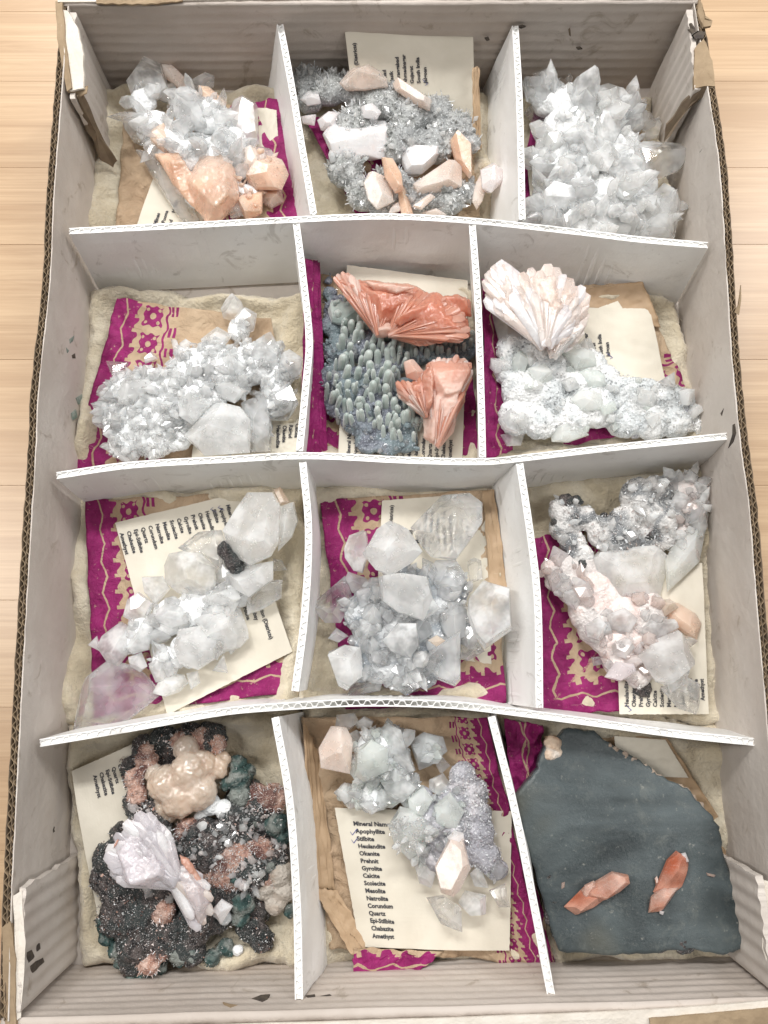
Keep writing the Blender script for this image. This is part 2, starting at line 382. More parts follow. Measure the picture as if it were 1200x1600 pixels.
# floor panel
fp = [Vector((LT[-1].x-.3, -12.7, -.4)), Vector((RT[-1].x+.3, -12.0, -.4)), Vector((RT[0].x+.5, 30, -.4)), Vector((LT[0].x-.5, 30, -.4))]
vs = fp+[p+Vector((0, 0, .42)) for p in fp]
mesh('floor_panel', vs, [(3, 2, 1, 0), (4, 5, 6, 7), (0, 1, 5, 4), (1, 2, 6, 5), (2, 3, 7, 6), (3, 0, 4, 7)], 'box_white', box)
# corner flaps: quad given by wall XY line, ridges vertical
def flap(pa, pb, za, zb, inward, seed, tornend=True, label=None):   # pa at corner, pb free end (XY); top heights za, zb
    nu, nv = 60, 14; tp, bt = [], []; dirv = (pb-pa)
    for k, L in ((0, tp), (1, bt)):
        for j in range(nv):
            for i in range(nu):
                u, v_ = i/(nu-1), j/(nv-1); zt = za+(zb-za)*u; z = .05+zt*v_
                endj = (.12*nz(z*2.1, seed)+.05*nz(z*7, seed)) if (i == nu-1 and tornend) else 0
                p = pa+dirv*(u+endj/dirv.length)
                rid = .03*math.sin(u*dirv.length/.62*2*math.pi)+.06*nz(u*4, z*.3, seed)
                L.append(p+inward*(k*.26)+inward.normalized()*(rid if k else 0)+Vector((0, 0, z+(.05*nz(u*20, seed) if j == nv-1 else 0))))
    if seed % 2: tp, bt = bt, tp
    vs, fs = slab_grid(tp, bt, nu, nv)
    return mesh('corner_flap', vs, fs, 'box_white', box, smooth=False, label=label)
def edge_wave(parent, pa, pb, za, z0, a, b, nper):   # ragged kraft flute strip on a flap's torn end
    vs, fs = [], []; n = 60
    for i in range(n):
        f = i/(n-1); z = z0+(za-z0)*f
        for t in (0, 1):
            p = pa.lerp(pb, .15+.7*(t if t else 0)); w_ = .5+.5*math.sin(f*nper*2*math.pi)
            vs.append(pa.lerp(pb, w_*.8+.1)+Vector((a.x*t, a.y*t, z)))
    for i in range(n-1): fs.append((2*i, 2*i+1, 2*i+3, 2*i+2))
    mesh('fluting', vs, fs, 'kraft_dark', box, parent)
I = Vector((1, 0, 0))
f1 = flap(Vector((LT[0].x+.05, 29.3, 0)), Vector((LT[1].x+.25, LT[1].y+.1, 0)), H-.1, H-.3, I*1.0, 2)
f2 = flap(Vector((RT[0].x-.05, 29.4, 0)), Vector((RT[1].x-.25, RT[1].y, 0)), H-.05, H-.15, -I, 3)
f3 = flap(Vector((LT[-1].x+.08, -12.2, 0)), Vector((LT[-2].x+.18, W(19, 1388, H).y, 0)), H-.1, H-.2, I, 5)
f4 = flap(Vector((RT[-1].x-.08, -11.6, 0)), Vector((RT[-1].x-.35, W(1190, 1345, 3).y, 0)), H-.3, H-.3, -I, 4)
# second, leaning ply on the back left flap with wide bent lip and dark torn end
def poly_slab(name, pts, th, mat, parent=None, seed=0, thing=None, sub=5, rough=.05):
    """thick ragged sheet over polygon pts (3D, cm)"""
    P = []
    for a, b in zip(pts, pts[1:]+pts[:1]):
        for k in range(sub):
            p = a.lerp(b, k/sub); q = Vector((nz(p.x*3, p.y*3, seed), nz(p.x*3, p.y*3, seed+4), nz(p.x*2, p.y*2, seed+8)))*rough
            P.append(p+q)
    c = sum(P, Vector())/len(P); n = (pts[1]-pts[0]).cross(pts[2]-pts[0]).normalized()
    if n.z < 0: n = -n
    P.sort  # keep order
    m = len(P); vs = P+[p-n*th for p in P]+[c, c-n*th]; fs = []
    flip = (P[0]-c).cross(P[m//6]-c).dot(n) < 0
    for i in range(m):
        j = (i+1) % m
        for f in ((i, j, 2*m), (m+j, m+i, 2*m+1), (i, m+i, m+j, j)): fs.append(f[::-1] if flip else f)
    return mesh(name, vs, fs, mat, thing or box, parent)
poly_slab('folded_lip', [W(94, 13, H+.05), W(105, 16, H+.1), W(122, 45, H+.05), W(130, 85, H), W(131, 137, H-.1), W(108, 142, H-.05), W(101, 80, H+.05)], .12, 'torn_white', f1, 3)
poly_slab('folded_lip', [W(86, 0, H+.1), W(97, 2, H+.14), W(102, 60, H+.12), W(112, 138, H+.02), W(104, 143, H-.1), W(90, 60, H+.02)], .14, 'kraft', f1, 7)
poly_slab('torn_end', [W(106, 140, H-.1), W(138, 134, H-.2), W(136, 146, H-.3), W(118, 152, H-.4)], .1, 'kraft', f1, 9)
poly_slab('torn_end', [W(118, 150, H-.3), W(130, 146, H-.4), W(150, 190, 3.6), W(182, 252, 1.4), W(176, 262, 1.2), W(158, 248, 2.0), W(132, 192, 3.6)], .14, 'kraft_dark', f1, 11, rough=.12, sub=9)
poly_slab('torn_end', [W(1098, 134, H), W(1116, 136, H), W(1078, 165, 4.6), W(1048, 212, 3.2), W(1036, 222, 2.4), W(1042, 196, 3.2), W(1066, 160, 4.5)], .14, 'kraft_dark', f2, 13, rough=.12, sub=9)
poly_slab('outer_tab', [W(1086, 75, H+.1), W(1100, 60, H+.15), W(1113, 95, H+.1), W(1118, 134, H+.02), W(1102, 135, H+.02), W(1084, 137, H-.1)], .2, 'kraft', f2, 15)
poly_slab('outer_tab', [W(1092, -2, H+.1), W(1097, 4, H+.1), W(1102, 28, H+.2), W(1113, 32, H+.2), W(1111, 41, H+.15), W(1100, 42, H+.1), W(1090, 20, H)], .12, 'kraft', f2, 17)
poly_slab('outer_tab', [W(20, 1400, H), W(33, 1392, H-.1), W(40, 1470, H-.05), W(33, 1590, H-.1), W(22, 1600, H), W(24, 1500, H)], .1, 'torn_white', f3, 19)
poly_slab('outer_tab', [W(4, 1450, H+.05), W(16, 1440, H+.05), W(24, 1500, H+.06), W(24, 1620, H), W(6, 1620, H-.2)], .2, 'kraft', f3, 21)
poly_slab('splinter', [W(1148, 488, H+.05), W(1153, 482, H+.1), W(1158, 445, H+.6), W(1158, 470, H+.3), W(1155, 492, H+.05)], .05, 'kraft', rw, 23, rough=.02)
poly_slab('outer_tab', [W(1178, 1372, 5.0), W(1215, 1380, 5.2), W(1222, 1500, 5.2), W(1210, 1535, 5.2), W(1190, 1480, 5.0), W(1196, 1420, 5.1)], .15, 'torn_white', f4, 25)
# tears, scuffs and stroke marks lying on the walls
def mark(wall, fr, pts, mat, nrm_axis, val, seed):
    """small irregular raised scrap on a wall plane: x=val (axis 0) or y=val (axis 1)"""
    out = []
    for x, y in pts:
        ox, oy, k = FR[fr]; px, py = ox+x*k, oy+y*k
        a = W(px, py, 5); b = W(px, py, 0); t = (val(a.y if nrm_axis == 0 else a.x)-(a.x if nrm_axis == 0 else a.y))/((b-a).x if nrm_axis == 0 else (b-a).y)
        out.append(a.lerp(b, max(-.12, min(1, t))))
    n = Vector((1, 0, 0)) if nrm_axis == 0 else Vector((0, 1, 0))
    if nrm_axis == 0 and out[0].x > 0: n = -n
    if nrm_axis == 1 and out[0].y > 0: n = -n
    c = sum(out, Vector())/len(out); m = len(out)
    vs = [p+n*.04 for p in out]+[p-n*.03 for p in out]+[c+n*.06]
    fs = [(i, (i+1) % m, 2*m) for i in range(m)]+[(i, m+i, m+(i+1) % m, (i+1) % m) for i in range(m)]
    mesh('scuff_mark', vs, fs, mat, box, wall)
def xl(P, off): return lambda yy: np.interp(yy, [p.y for p in P][::-1], [p.x for p in P][::-1])+off
FLX = xl(LT, .37); LX = xl(LT, .0); RX = xl(RT, 0); FRX = xl(RT, -.33)
b0 = lambda xx: 29.55; f0 = lambda xx: -12.35+.3*(xx+14)/28
mark(f3, 'p', [(41, 1488), (48, 1484), (55, 1499), (64, 1492), (68, 1503), (60, 1510), (55, 1516), (50, 1520), (43, 1505)], 'ink_brown', 0, FLX, 1)
mark(f3, 'p', [(55, 1470), (60, 1466), (62, 1484), (56, 1487)], 'ink_brown', 0, FLX, 2)
mark(lw, 'p', [(78, 1298), (82, 1283), (86, 1284), (83, 1300), (88, 1305), (78, 1310)], 'ink_brown', 0, LX, 2)
mark(f2, 'p', [(1073, 40), (1080, 36), (1086, 45), (1083, 53), (1076, 48)], 'ink_brown', 0, FRX, 3)
mark(f2, 'p', [(1082, 55), (1092, 48), (1101, 50), (1098, 60), (1084, 60)], 'ink_brown', 0, FRX, 4)
mark(f2, 'p', [(1055, 74), (1062, 69), (1069, 74), (1066, 88), (1061, 80)], 'ink_brown', 0, FRX, 5)
mark(rw, 'p', [(1146, 664), (1149, 662), (1151, 676), (1147, 690), (1139, 700), (1146, 680)], 'ink_brown', 0, RX, 6)
mark(rw, 'p', [(1092, 240), (1099, 232), (1095, 241)], 'ink_brown', 0, RX, 7)
mark(rw, 'p', [(1127, 646), (1132, 638), (1129, 650)], 'ink_brown', 0, RX, 8)
mark(lw, 'p', [(107, 530), (115, 524), (113, 533), (108, 537)], 'green_mark', 0, LX, 9)
mark(lw, 'p', [(102, 543), (107, 548), (104, 552)], 'green_mark', 0, LX, 19)
mark(lw, 'p', [(111, 555), (116, 552), (117, 560), (112, 560)], 'ink_brown', 0, LX, 20)
mark(lw, 'p', [(118, 622), (127, 616), (129, 628), (122, 632)], 'green_mark', 0, LX, 10)
mark(lw, 'p', [(112, 646), (118, 640), (120, 652), (114, 656)], 'green_mark', 0, LX, 11)
mark(bw, 'p', [(808, 41), (816, 39), (822, 41), (814, 44)], 'ink_brown', 1, b0, 12)
mark(bw, 'p', [(900, 74), (906, 73), (910, 76), (903, 77)], 'ink_brown', 1, b0, 13)
mark(bw, 'p', [(757, 59), (763, 58), (765, 62), (760, 63)], 'ink_brown', 1, b0, 14)
mark(bw, 'p', [(888, 46), (891, 44), (892, 56), (889, 54)], 'kraft_dark', 1, b0, 15)
mark(fw, 'p', [(393, 1562), (408, 1556), (422, 1555), (418, 1563), (410, 1566)], 'ink_brown', 1, f0, 16)
mark(fw, 'p', [(348, 1567), (358, 1570), (372, 1572), (360, 1576), (350, 1572)], 'kraft', 1, f0, 17)
mark(fw, 'p', [(478, 1557), (492, 1555), (493, 1560), (480, 1562)], 'ink_brown', 1, f0, 18)
mark(fw, 'p', [(500, 1558), (515, 1555), (522, 1559), (510, 1561)], 'ink_brown', 1, f0, 21)
# ---------------------------------------------------------------- white fluted dividers
DT = 4.4
def divider(px, lean, label, z0=.25, pitch=.46, tk=.30, dp=lambda f: .085, group='white fluted board dividers', zt=DT, sag=0):
    top = [W(x, y, zt) for x, y in px]; L = sum((b-a).length for a, b in zip(top, top[1:]))
    n = max(24, int(L/.18)); P = resample(top, n); lean = Vector((lean[0], lean[1], 0))
    mid = P[n//2]; th = Thing('divider', label, 'divider', (mid.x+lean.x, mid.y+lean.y, .02), group)
    def nrm(i, Q):
        a, b = Q[max(i-1, 0)], Q[min(i+1, len(Q)-1)]; t = (b-a); t.z = 0; t.normalize(); return Vector((-t.y, t.x, 0))
    sd = len(label)
    for o0, o1 in ((-tk/2, -tk/2+.05), (tk/2-.05, tk/2)):
        tp, bt = [], []; rows = 7
        for off, LL in ((o1, tp), (o0, bt)):
            for j in range(rows):
                f = j/(rows-1)
                for i, p in enumerate(P):
                    q = p+nrm(i, P)*off+lean*(1-f)+nrm(i, P)*(.16*nz(i*.08, f*1.5, sd)*math.sin(math.pi*f))
                    z = z0+(zt-z0)*f+(.02*nz(i*1.1, sd, o0*20)+.015*nz(i*3.3, sd) if j == rows-1 else 0)
                    LL.append(Vector((q.x, q.y, z)))
        vs, fs = slab_grid(tp, bt, n, rows)
        mesh('face_sheet', vs, [f[::-1] for f in fs], 'divider_board', th)
    m = int(L/pitch*14)+1; Q = resample(top, m); vs, fs = [], []
    for k, t in enumerate((0, .055)):
        for zz, f in ((z0, 0), (zt-.012, 1)):
            for i, p in enumerate(Q):
                a = (i/14+.35*nz(i*.035, sd, 3)) % 1.0; s_ = math.sin(2*math.pi*a); wv = max(-1, min(1, 1.5*s_))*(1+.25*nz(i*.06, sd))
                q = p+nrm(i, Q)*(wv*(tk/2-.06)+(t-.027))+lean*(1-f)
                vs.append((q.x, q.y, zz))
    for i in range(m-1):
        a, b, c2, d2 = i, m+i, 2*m+i, 3*m+i; fs += [(a, a+1, b+1, b), (c2+1, c2, d2, d2+1), (b, b+1, d2+1, d2)]
    mesh('fluting', vs, fs, 'divider_board', th)
    vs = []; tk2 = tk/2-.045
    for i, p in enumerate(P):      # crushed pith that closes the flutes below the cut edge
        d_ = dp(i/(n-1))+.02*nz(i*.9, sd)
        for sg in (-1, 1):
            for zz in (zt-d_-.25, zt-d_): q = p+nrm(i, P)*sg*tk2; vs.append((q.x, q.y, zz))
    fs = []
    for i in range(n-1):
        a = 4*i; b = a+4; fs += [(a+1, a+3, b+3, b+1), (a, b, b+2, a+2), (a, a+1, b+1, b), (a+2, b+2, b+3, a+3)]
    mesh('crushed_core', vs, fs, 'divider_board', th)
    return th
D1 = divider([(108, 361), (290, 352), (460, 343), (600, 338), (740, 345), (900, 362), (1000, 374), (1106, 383)], (0, -.75), 'long white divider across the box below the first row of minerals')
D2 = divider([(88, 743), (200, 727), (350, 718), (480, 712), (640, 719), (760, 721), (812, 716), (950, 700), (1050, 690), (1140, 681)], (0, -.45), 'long white divider across the box between second and third rows, smooth edge')
D3 = divider([(62, 1161), (200, 1138), (350, 1112), (440, 1104), (560, 1098), (700, 1101), (800, 1112), (950, 1132), (1060, 1147), (1185, 1160)], (0, .12), 'long bowed white divider with open flute holes above the bottom row', dp=lambda f: .07+.42*math.exp(-((f-.47)/.13)**2))
divider([(437, 35), (455, 130), (472, 230), (490, 334)], (-1.0, 0), 'short leaning white divider left of the speckled grey and white-slab mineral')
divider([(805, 40), (811, 140), (814, 240), (816, 343)], (-.85, 0), 'short white divider between the grey speckled mineral and the icy top right cluster')
divider([(463, 350), (472, 420), (483, 530), (478, 600), (468, 704)], (-.25, 0), 'short bent white divider left of the salmon and green-grey mineral')
divider([(738, 352), (746, 460), (750, 560), (754, 714)], (.45, 0), 'short white divider between the salmon mineral and the snowy mineral')
divider([(473, 722), (482, 828), (476, 960), (461, 1080)], (.1, 0), 'short curved white divider between the two middle-row clear crystal clusters')
divider([(812, 724), (829, 837), (840, 939), (843, 1106)], (-.85, 0), 'short creased white divider right of the clear crystal cluster with big blocky crystals')
divider([(430, 1121), (452, 1249), (464, 1417), (467, 1562)], (.75, 0), 'short white divider right of the dark teal-edged mineral')
divider([(768, 1120), (805, 1268), (835, 1417), (861, 1554)], (.55, 0), 'short white divider left of the dark polished slab')
# ---------------------------------------------------------------- cotton pads
def cotton(px, label, seed, zb=.75):
    c = [W(x, y, zb) for x, y in px]; m_ = sum(c, Vector())/4; c = [m_+(p-m_)*1.07 for p in c]; n = 90; org = sum(c, Vector())/4; org.z = .03
    th = Thing('cotton_pad', label, 'cotton pad', org, 'cream cotton pads lining the compartments')
    tp, bt = [], []
    for j in range(n):
        for i in range(n):
            u, v_ = i/(n-1), j/(n-1); p = c[0].lerp(c[1], u).lerp(c[3].lerp(c[2], u), v_)
            e = min(u, 1-u, v_, 1-v_)
            rim = math.exp(-((e-.05)/.05)**2)
            z = .35+.35*min(1, e*25)**.5+rim*(.45+.9*nz(p.x*.4, p.y*.4, seed))+.42*nz(p.x*.6, p.y*.6, seed+3)*(.35+rim)+.16*nz(p.x*1.6, p.y*1.6, seed)+.06*nz(p.x*4, p.y*4, seed)
            w_ = .35*nz(p.y*.5, seed, p.x*.5)+.08*nz(p.y*3, seed, p.x*3)
            tp.append(Vector((p.x+w_*(1-rim*.3), p.y+w_, max(z, .12)))); bt.append(Vector((p.x+w_, p.y+w_, .06)))
    vs, fs = slab_grid(tp, bt, n, n)
    fs = [f[::-1] for f in fs]
    mesh('cotton', vs, fs, 'cotton', th, smooth=True)
    # loose fibres
    r = random.Random(seed); fv, ff = [], []
    for k in range(900):
        i = r.randrange(2, n-2); j = r.randrange(2, n-2); p = tp[j*n+i]
        a = r.uniform(0, 6.28); l = r.uniform(.15, .5); pts = []
        for q in range(4):
            a += r.uniform(-.7, .7); pts.append(p+Vector((0, 0, .015+.06*math.sin(q))))
            p = p+Vector((math.cos(a), math.sin(a), 0))*l/3
        b0_ = len(fv)
        for q in pts: fv += [q, q+Vector((.006, .006, .004))]
        for q in range(3): ff.append((b0_+2*q, b0_+2*q+1, b0_+2*q+3, b0_+2*q+2))
    mesh('fibre', fv, ff, 'cotton', th, kind='stuff')
    return th
cell = {
 'a1': [(160, 148), (440, 150), (478, 395), (140, 400)], 'a2': [(452, 160), (758, 155), (762, 398), (488, 396)], 'a3': [(785, 160), (1010, 160), (1060, 420), (775, 400)],
 'b1': [(150, 462), (468, 470), (462, 722), (120, 735)], 'b2': [(482, 462), (738, 462), (744, 725), (478, 718)], 'b3': [(766, 465), (1050, 475), (1095, 705), (770, 720)],
 'c1': [(125, 778), (468, 765), (458, 1098), (105, 1130)], 'c2': [(486, 768), (775, 768), (782, 1092), (478, 1090)], 'c3': [(806, 765), (1090, 745), (1120, 1120), (800, 1090)],
 'd1': [(110, 1150), (455, 1110), (500, 1500), (140, 1500)], 'd2': [(480, 1110), (768, 1110), (850, 1490), (515, 1500)], 'd3': [(788, 1110), (1125, 1145), (1150, 1490), (875, 1495)]}
cl = {'a1': 'cream cotton pad under the peach and clear mineral, top left', 'a2': 'cream cotton pad under the grey speckled mineral with white slab crystals',
 'a3': 'cream cotton pad under the icy white cluster in the top right cell', 'b1': 'rolled-edge cream cotton pad behind the sparkling white cluster in second row',
 'b2': 'cream cotton pad under the salmon and green-grey mineral', 'b3': 'cream cotton pad beside the snowy mineral with the pale peach fan',
 'c1': 'stained cream cotton pad under the cluster with one black patch', 'c2': 'cream cotton pad under the cluster of big blocky clear crystals',
 'c3': 'cream cotton pad behind the pink-grey mineral with black spots', 'd1': 'cream cotton pad under the dark teal-edged mineral',
 'd2': 'cream cotton pad under the open brown bag in the bottom middle cell', 'd3': 'cream cotton pad under the dark polished slab'}
for k, (nm, q) in enumerate(cell.items()): cotton(q, cl[nm], 10+k)
# ---------------------------------------------------------------- printed paper bags
def bag(name, px, zs, label, prints, seed, plain=False, amp=.14, n=80, parent=None, thing=None, group='magenta printed brown paper bags', ps=1.0):
    """px: quad TL,TR,BR,BL; prints: set of printed edges l,r,t,b"""
    c = [W(x, y, z) for (x, y), z in zip(px, zs)]
    if thing is None:
        org = sum(c, Vector())/4; org.z = min(zs)-.05
        thing = Thing('paper_bag', label, 'paper bag', org, group)
    wu = ((c[1]-c[0]).length+(c[2]-c[3]).length)/2; wv = ((c[3]-c[0]).length+(c[2]-c[1]).length)/2
    tp, bt, uv = [], [], []
    for j in range(n):
        for i in range(n):
            u, v_ = i/(n-1), j/(n-1); p = c[0].lerp(c[1], u).lerp(c[3].lerp(c[2], u), v_)
            r1 = 1-abs(nz(p.x*.55, p.y*.55, seed))*2.2; r2 = 1-abs(nz(p.x*1.4, p.y*1.3, seed+7))*2.2
            z = amp*1.25*(r1*.8+r2*.6)+.05*nz(p.x*4, p.y*4, seed)
            wob = .10*nz(u*7, v_*7, seed+2)
            tp.append(Vector((p.x+wob, p.y+.10*nz(u*7, v_*7, seed+5), p.z+z))); bt.append(tp[-1]-Vector((0, 0, .03)))
            ds = []
            if 'l' in prints: ds.append((u*wu, v_*wv))
            if 'r' in prints: ds.append(((1-u)*wu, v_*wv+.3))
            if 't' in prints: ds.append((v_*wv, u*wu+.2))
            if 'b' in prints: ds.append(((1-v_)*wv, u*wu+.5))
            uv.append(tuple(q*ps for q in min(ds)) if ds else (9, 9))
    vs, fs = slab_grid(tp, bt, n, n)
    fs = [f[::-1] for f in fs]
    mesh(name, vs, fs, 'kraft_paper' if plain else 'printed_bag', thing, parent, smooth=True, uv=uv+uv)
    return thing
bag('bag_sheet', [(195, 185), (437, 158), (474, 352), (180, 380)], [1.0, 1.5, 1.4, .9], 'brown bag with magenta right edge under the peach and clear mineral', 'r', 21)
bag('bag_sheet', [(478, 190), (735, 150), (750, 340), (575, 372)], [1.3, 1.0, 1.0, .9], 'brown bag with magenta left edge beneath the grey speckled mineral', 'l', 22, amp=.2)
tt = bag('bag_sheet', [(738, 108), (748, 106), (752, 235), (738, 240)], [3.2, 3.0, 1.3, 1.4], 'narrow brown paper fold standing behind the card against the back wall', '', 23, True, .05, 20)
bag('bag_sheet', [(835, 170), (1000, 170), (1050, 400), (790, 400)], [1.0, 1.0, 1.0, 1.0], 'brown bag hidden under the icy white top right cluster', 'l', 24)
b3 = bag('bag_sheet', [(184, 468), (425, 500), (462, 735), (108, 755)], [1.25, 1.15, 1.0, .9], 'brown bag with magenta stripe down its left side under the sparkling white cluster', 'l', 25, amp=.12)
b4 = bag('bag_sheet', [(476, 408), (500, 412), (512, 722), (470, 722)], [2.6, 1.8, 1.2, 2.0], 'brown bag with crumpled magenta edge left of the green-grey fingers', 'lr', 26, amp=.2)
bag('bag_sheet', [(500, 430), (728, 480), (750, 722), (500, 722)], [1.0, 1.1, 1.0, .9], '', 'br', 27, thing=b4)
b5 = bag('bag_sheet', [(752, 440), (775, 470), (800, 705), (758, 722)], [2.2, 1.3, 1.0, 1.4], 'brown folded bag with magenta left edge under the snowy mineral', 'l', 28, amp=.2)
bag('bag_sheet', [(880, 452), (1000, 440), (1090, 655), (880, 700)], [1.1, 1.4, 1.0, .8], '', 'b', 29, thing=b5, amp=.14)
bag('bag_fold', [(900, 455), (1003, 440), (1032, 512), (905, 490)], [1.4, 1.8, 1.5, 1.3], '', '', 30, True, .08, 30, thing=b5)
b6 = bag('bag_sheet', [(134, 782), (372, 772), (462, 1080), (148, 1122)], [1.15, 1.1, 1.1, .9], 'brown bag with magenta left and bottom borders under the cluster with one black patch', 'lb', 31, amp=.10)
b7 = bag('bag_sheet', [(500, 782), (768, 766), (790, 1098), (540, 1108)], [1.1, 1.3, 1.2, .9], 'brown bag with magenta flowers and bottom edge under the big blocky clear crystals', 'lb', 32, amp=.13)
bag('bag_fold', [(754, 768), (772, 764), (795, 940), (768, 952)], [1.7, 1.6, 1.4, 1.3], '', '', 33, True, .1, 30, thing=b7)
b8 = bag('bag_sheet', [(832, 842), (930, 820), (985, 1110), (842, 1118)], [1.1, 1.1, 1.1, .9], 'brown bag with dotted magenta squares left of the pink-grey mineral', 'lb', 34, amp=.07)
b9 = bag('bag_sheet', [(472, 1120), (760, 1120), (850, 1505), (515, 1480)], [1.5, 1.4, 1.0, 1.0], 'large open brown bag with magenta right edge and torn magenta bottom corner', 'r', 35, amp=.2, ps=2.0)
bag('bag_fold', [(474, 1125), (500, 1180), (525, 1390), (486, 1388)], [2.4, 1.4, 1.3, 1.7], '', '', 36, True, .12, 30, thing=b9)
bag('bag_fold', [(488, 1386), (528, 1390), (580, 1480), (549, 1490)], [1.6, 1.4, 1.3, 1.5], '', '', 37, True, .1, 30, thing=b9)
bag('bag_fold', [(552, 1480), (694, 1486), (640, 1528), (552, 1542)], [1.5, 1.4, 1.5, 1.7], '', 'b', 38, amp=.1, n=50, thing=b9)
b10 = bag('bag_sheet', [(786, 1122), (845, 1132), (850, 1250), (800, 1262)], [1.7, 1.2, 1.1, 1.4], 'crumpled magenta printed bag corner left of the dark polished slab', 'lr', 39, amp=.28, n=50)
bag('bag_sheet', [(850, 1150), (1040, 1152), (1168, 1345), (860, 1450)], [.95, 1.0, .9, .9], '', '', 40, True, .12, 50, thing=b10)
bag('bag_fold', [(800, 1262), (815, 1290), (868, 1512), (852, 1515)], [1.4, 1.1, 1.2, 1.5], '', 'l', 41, amp=.1, n=40, thing=b10)
# ---------------------------------------------------------------- printed label cards
WU1 = (W(539, 50, 3.9)-W(556, 196, 1.0)).length-2.25
NAMES = ['Apophyllite', 'Stilbite', 'Heulandite', 'Okenite', 'Prehnit', 'Gyrolite', 'Calcite', 'Scolecite', 'Mesolite', 'Natrolite', 'Corundum', 'Quartz', 'Epi-Stilbite', 'Chabazite', 'Amethyst']
PLACES = ['Bombay', 'Poona', 'Raigad', 'Mahad', 'Nasik', 'Aurangabad', 'Ahmednagar', 'Gujarat', 'South India', 'Jalgoan']
def text_mesh(body, size):
    cu = bpy.data.curves.new('t', 'FONT'); cu.body = body; cu.size = size; cu.offset = .011*size*3; cu.resolution_u = 2
    o = bpy.data.objects.new('t', cu); C.objects.link(o)
    dg = bpy.context.evaluated_depsgraph_get(); me = bpy.data.meshes.new_from_object(o.evaluated_get(dg))
    vs = [v.co.copy() for v in me.vertices]; fs = [list(p.vertices) for p in me.polygons]
    bpy.data.objects.remove(o); bpy.data.curves.remove(cu); bpy.data.meshes.remove(me)
    return vs, fs
_tc = {}
def T(body, size):
    if (body, size) not in _tc: _tc[(body, size)] = text_mesh(body, size)
    return _tc[(body, size)]
def card(px, zs, label, lines, seed, bulge=.12, w=None, h=None, ticks=()):
    """px: corners in reading frame TL,TR,BR,BL.  lines: (text, x cm, y cm)"""
    c = [W(x, y, z) for (x, y), z in zip(px, zs)]
    wu = w or ((c[1]-c[0]).length+(c[2]-c[3]).length)/2; wv = h or ((c[3]-c[0]).length+(c[2]-c[1]).length)/2
    def S(s_, t):
        u, v_ = s_/wu, t/wv; p = c[0].lerp(c[1], u).lerp(c[3].lerp(c[2], u), v_)
        return Vector((p.x, p.y, p.z+bulge*(nz(u*1.8, v_*1.8, seed)*1.2+math.sin(math.pi*u)*.4)+.03*nz(u*7, v_*7, seed)))
    org = sum(c, Vector())/4; org.z = min(zs)-.03
    th = Thing('label_card', label, 'label card', org, 'printed mineral label cards')
    n = 36; tp = [S(wu*i/(n-1)+.03*nz(j*.9, i, seed)*(i in (0, n-1)), wv*j/(n-1)) for j in range(n) for i in range(n)]
    bt = [p-Vector((0, 0, .025)) for p in tp]
    vs, fs = slab_grid(tp, bt, n, n)
    mesh('card', vs, [f[::-1] for f in fs], 'card_paper', th, smooth=False)
    def lift(s_, t):
        p = S(s_, t); a = S(s_+.02, t)-p; b = S(s_, t+.02)-p; nn = b.cross(a).normalized()
        if nn.z < 0: nn = -nn
        return p+nn*.03
    tv, tf = [], []
    for body, x, y in lines:
        v0, f0_ = T(body, .245); o = len(tv)
        tv += [lift(x+q.x, y-q.y) for q in v0]; tf += [[k+o for k in f] for f in f0_]
    if tv: mesh('printed_text', tv, tf, 'ink', th)
    for (x, y) in ticks:
        pts = [(x, y-.05), (x+.07, y+.08), (x+.28, y-.16)]; vs = []
        for (a, b) in pts: vs += [lift(a, b-.018), lift(a, b+.018)]
        mesh('ink_tick', vs, [(0, 2, 3, 1), (2, 4, 5, 3)], 'blue_ink', th)
    return th
def std(x1=.55, y0=.62, x2=5.3, a=True, b=True, rp=.315):
    L = []
    if a: L += [('Mineral Name', x1, y0)]+[(t, x1+.05, y0+rp*(k+1)) for k, t in enumerate(NAMES)]
    if b: L += [('Location (Districts)', x2, y0)]+[(t, x2+.05, y0+rp*(k+1)) for k, t in enumerate(PLACES)]
    return L
card([(200, 352+40), (245, 262), (330, 300), (300, 405)], [1.35, 1.7, 1.5, 1.2], 'half hidden label card sticking out below the peach and clear mineral', [('Bark Mines', .9, .9), ('Gujarat', .6, 1.25), ('Poona', 1.6, 1.25), ('Nasik', 2.2, 1.6), ('Mahad', 1.2, 1.6)], 1)
card([(402, 168), (432, 172), (436, 240), (400, 240)], [1.7, 1.7, 1.5, 1.5], 'small blank cream paper corner beside the upright white crystal, top left cell', [], 2)
card([(556, 196), (539, 50), (739, 37), (742, 196)], [1.0, 3.9, 3.9, 1.0], 'label card leaning on the back wall behind the grey speckled mineral', [(t, x-.0, y) for t, x, y in std(.3, .45, WU1, a=False, rp=.33)], 3, .03, ticks=((WU1-.06, 3.68),))
card([(832, 335), (820, 232), (858, 225), (870, 330)], [1.3, 1.5, 1.4, 1.3], 'curled scrap of label card left of the icy top right cluster', [('Okenite', .3, .25), ('Prehnit', .35, .55), ('Gyrolite', .3, .85)], 4)
card([(468, 655), (462, 712), (296, 742), (310, 640)][::-1], [1.25]*4, 'mostly hidden upside down label card under the sparkling white cluster', [('Stilbite', .1, .3), ('Heulandite', .1, .6)], 5)
card([(470, 660), (466, 706), (415, 712), (414, 665)], [1.45]*4, 'small tilted scrap of card text at the right foot of the sparkling white cluster', [('Calcite', .05, .22), ('Raigad', .1, .5), ('Okenite', .1, .78), ('Heulandite', .05, 1.06)], 51)
card([(528, 722), (542, 414), (731, 438), (722, 730)], [1.3, 1.6, 1.5, 1.3], 'label card lying under the salmon and green-grey mineral', std(.28, .55, 5.6), 6, .06)
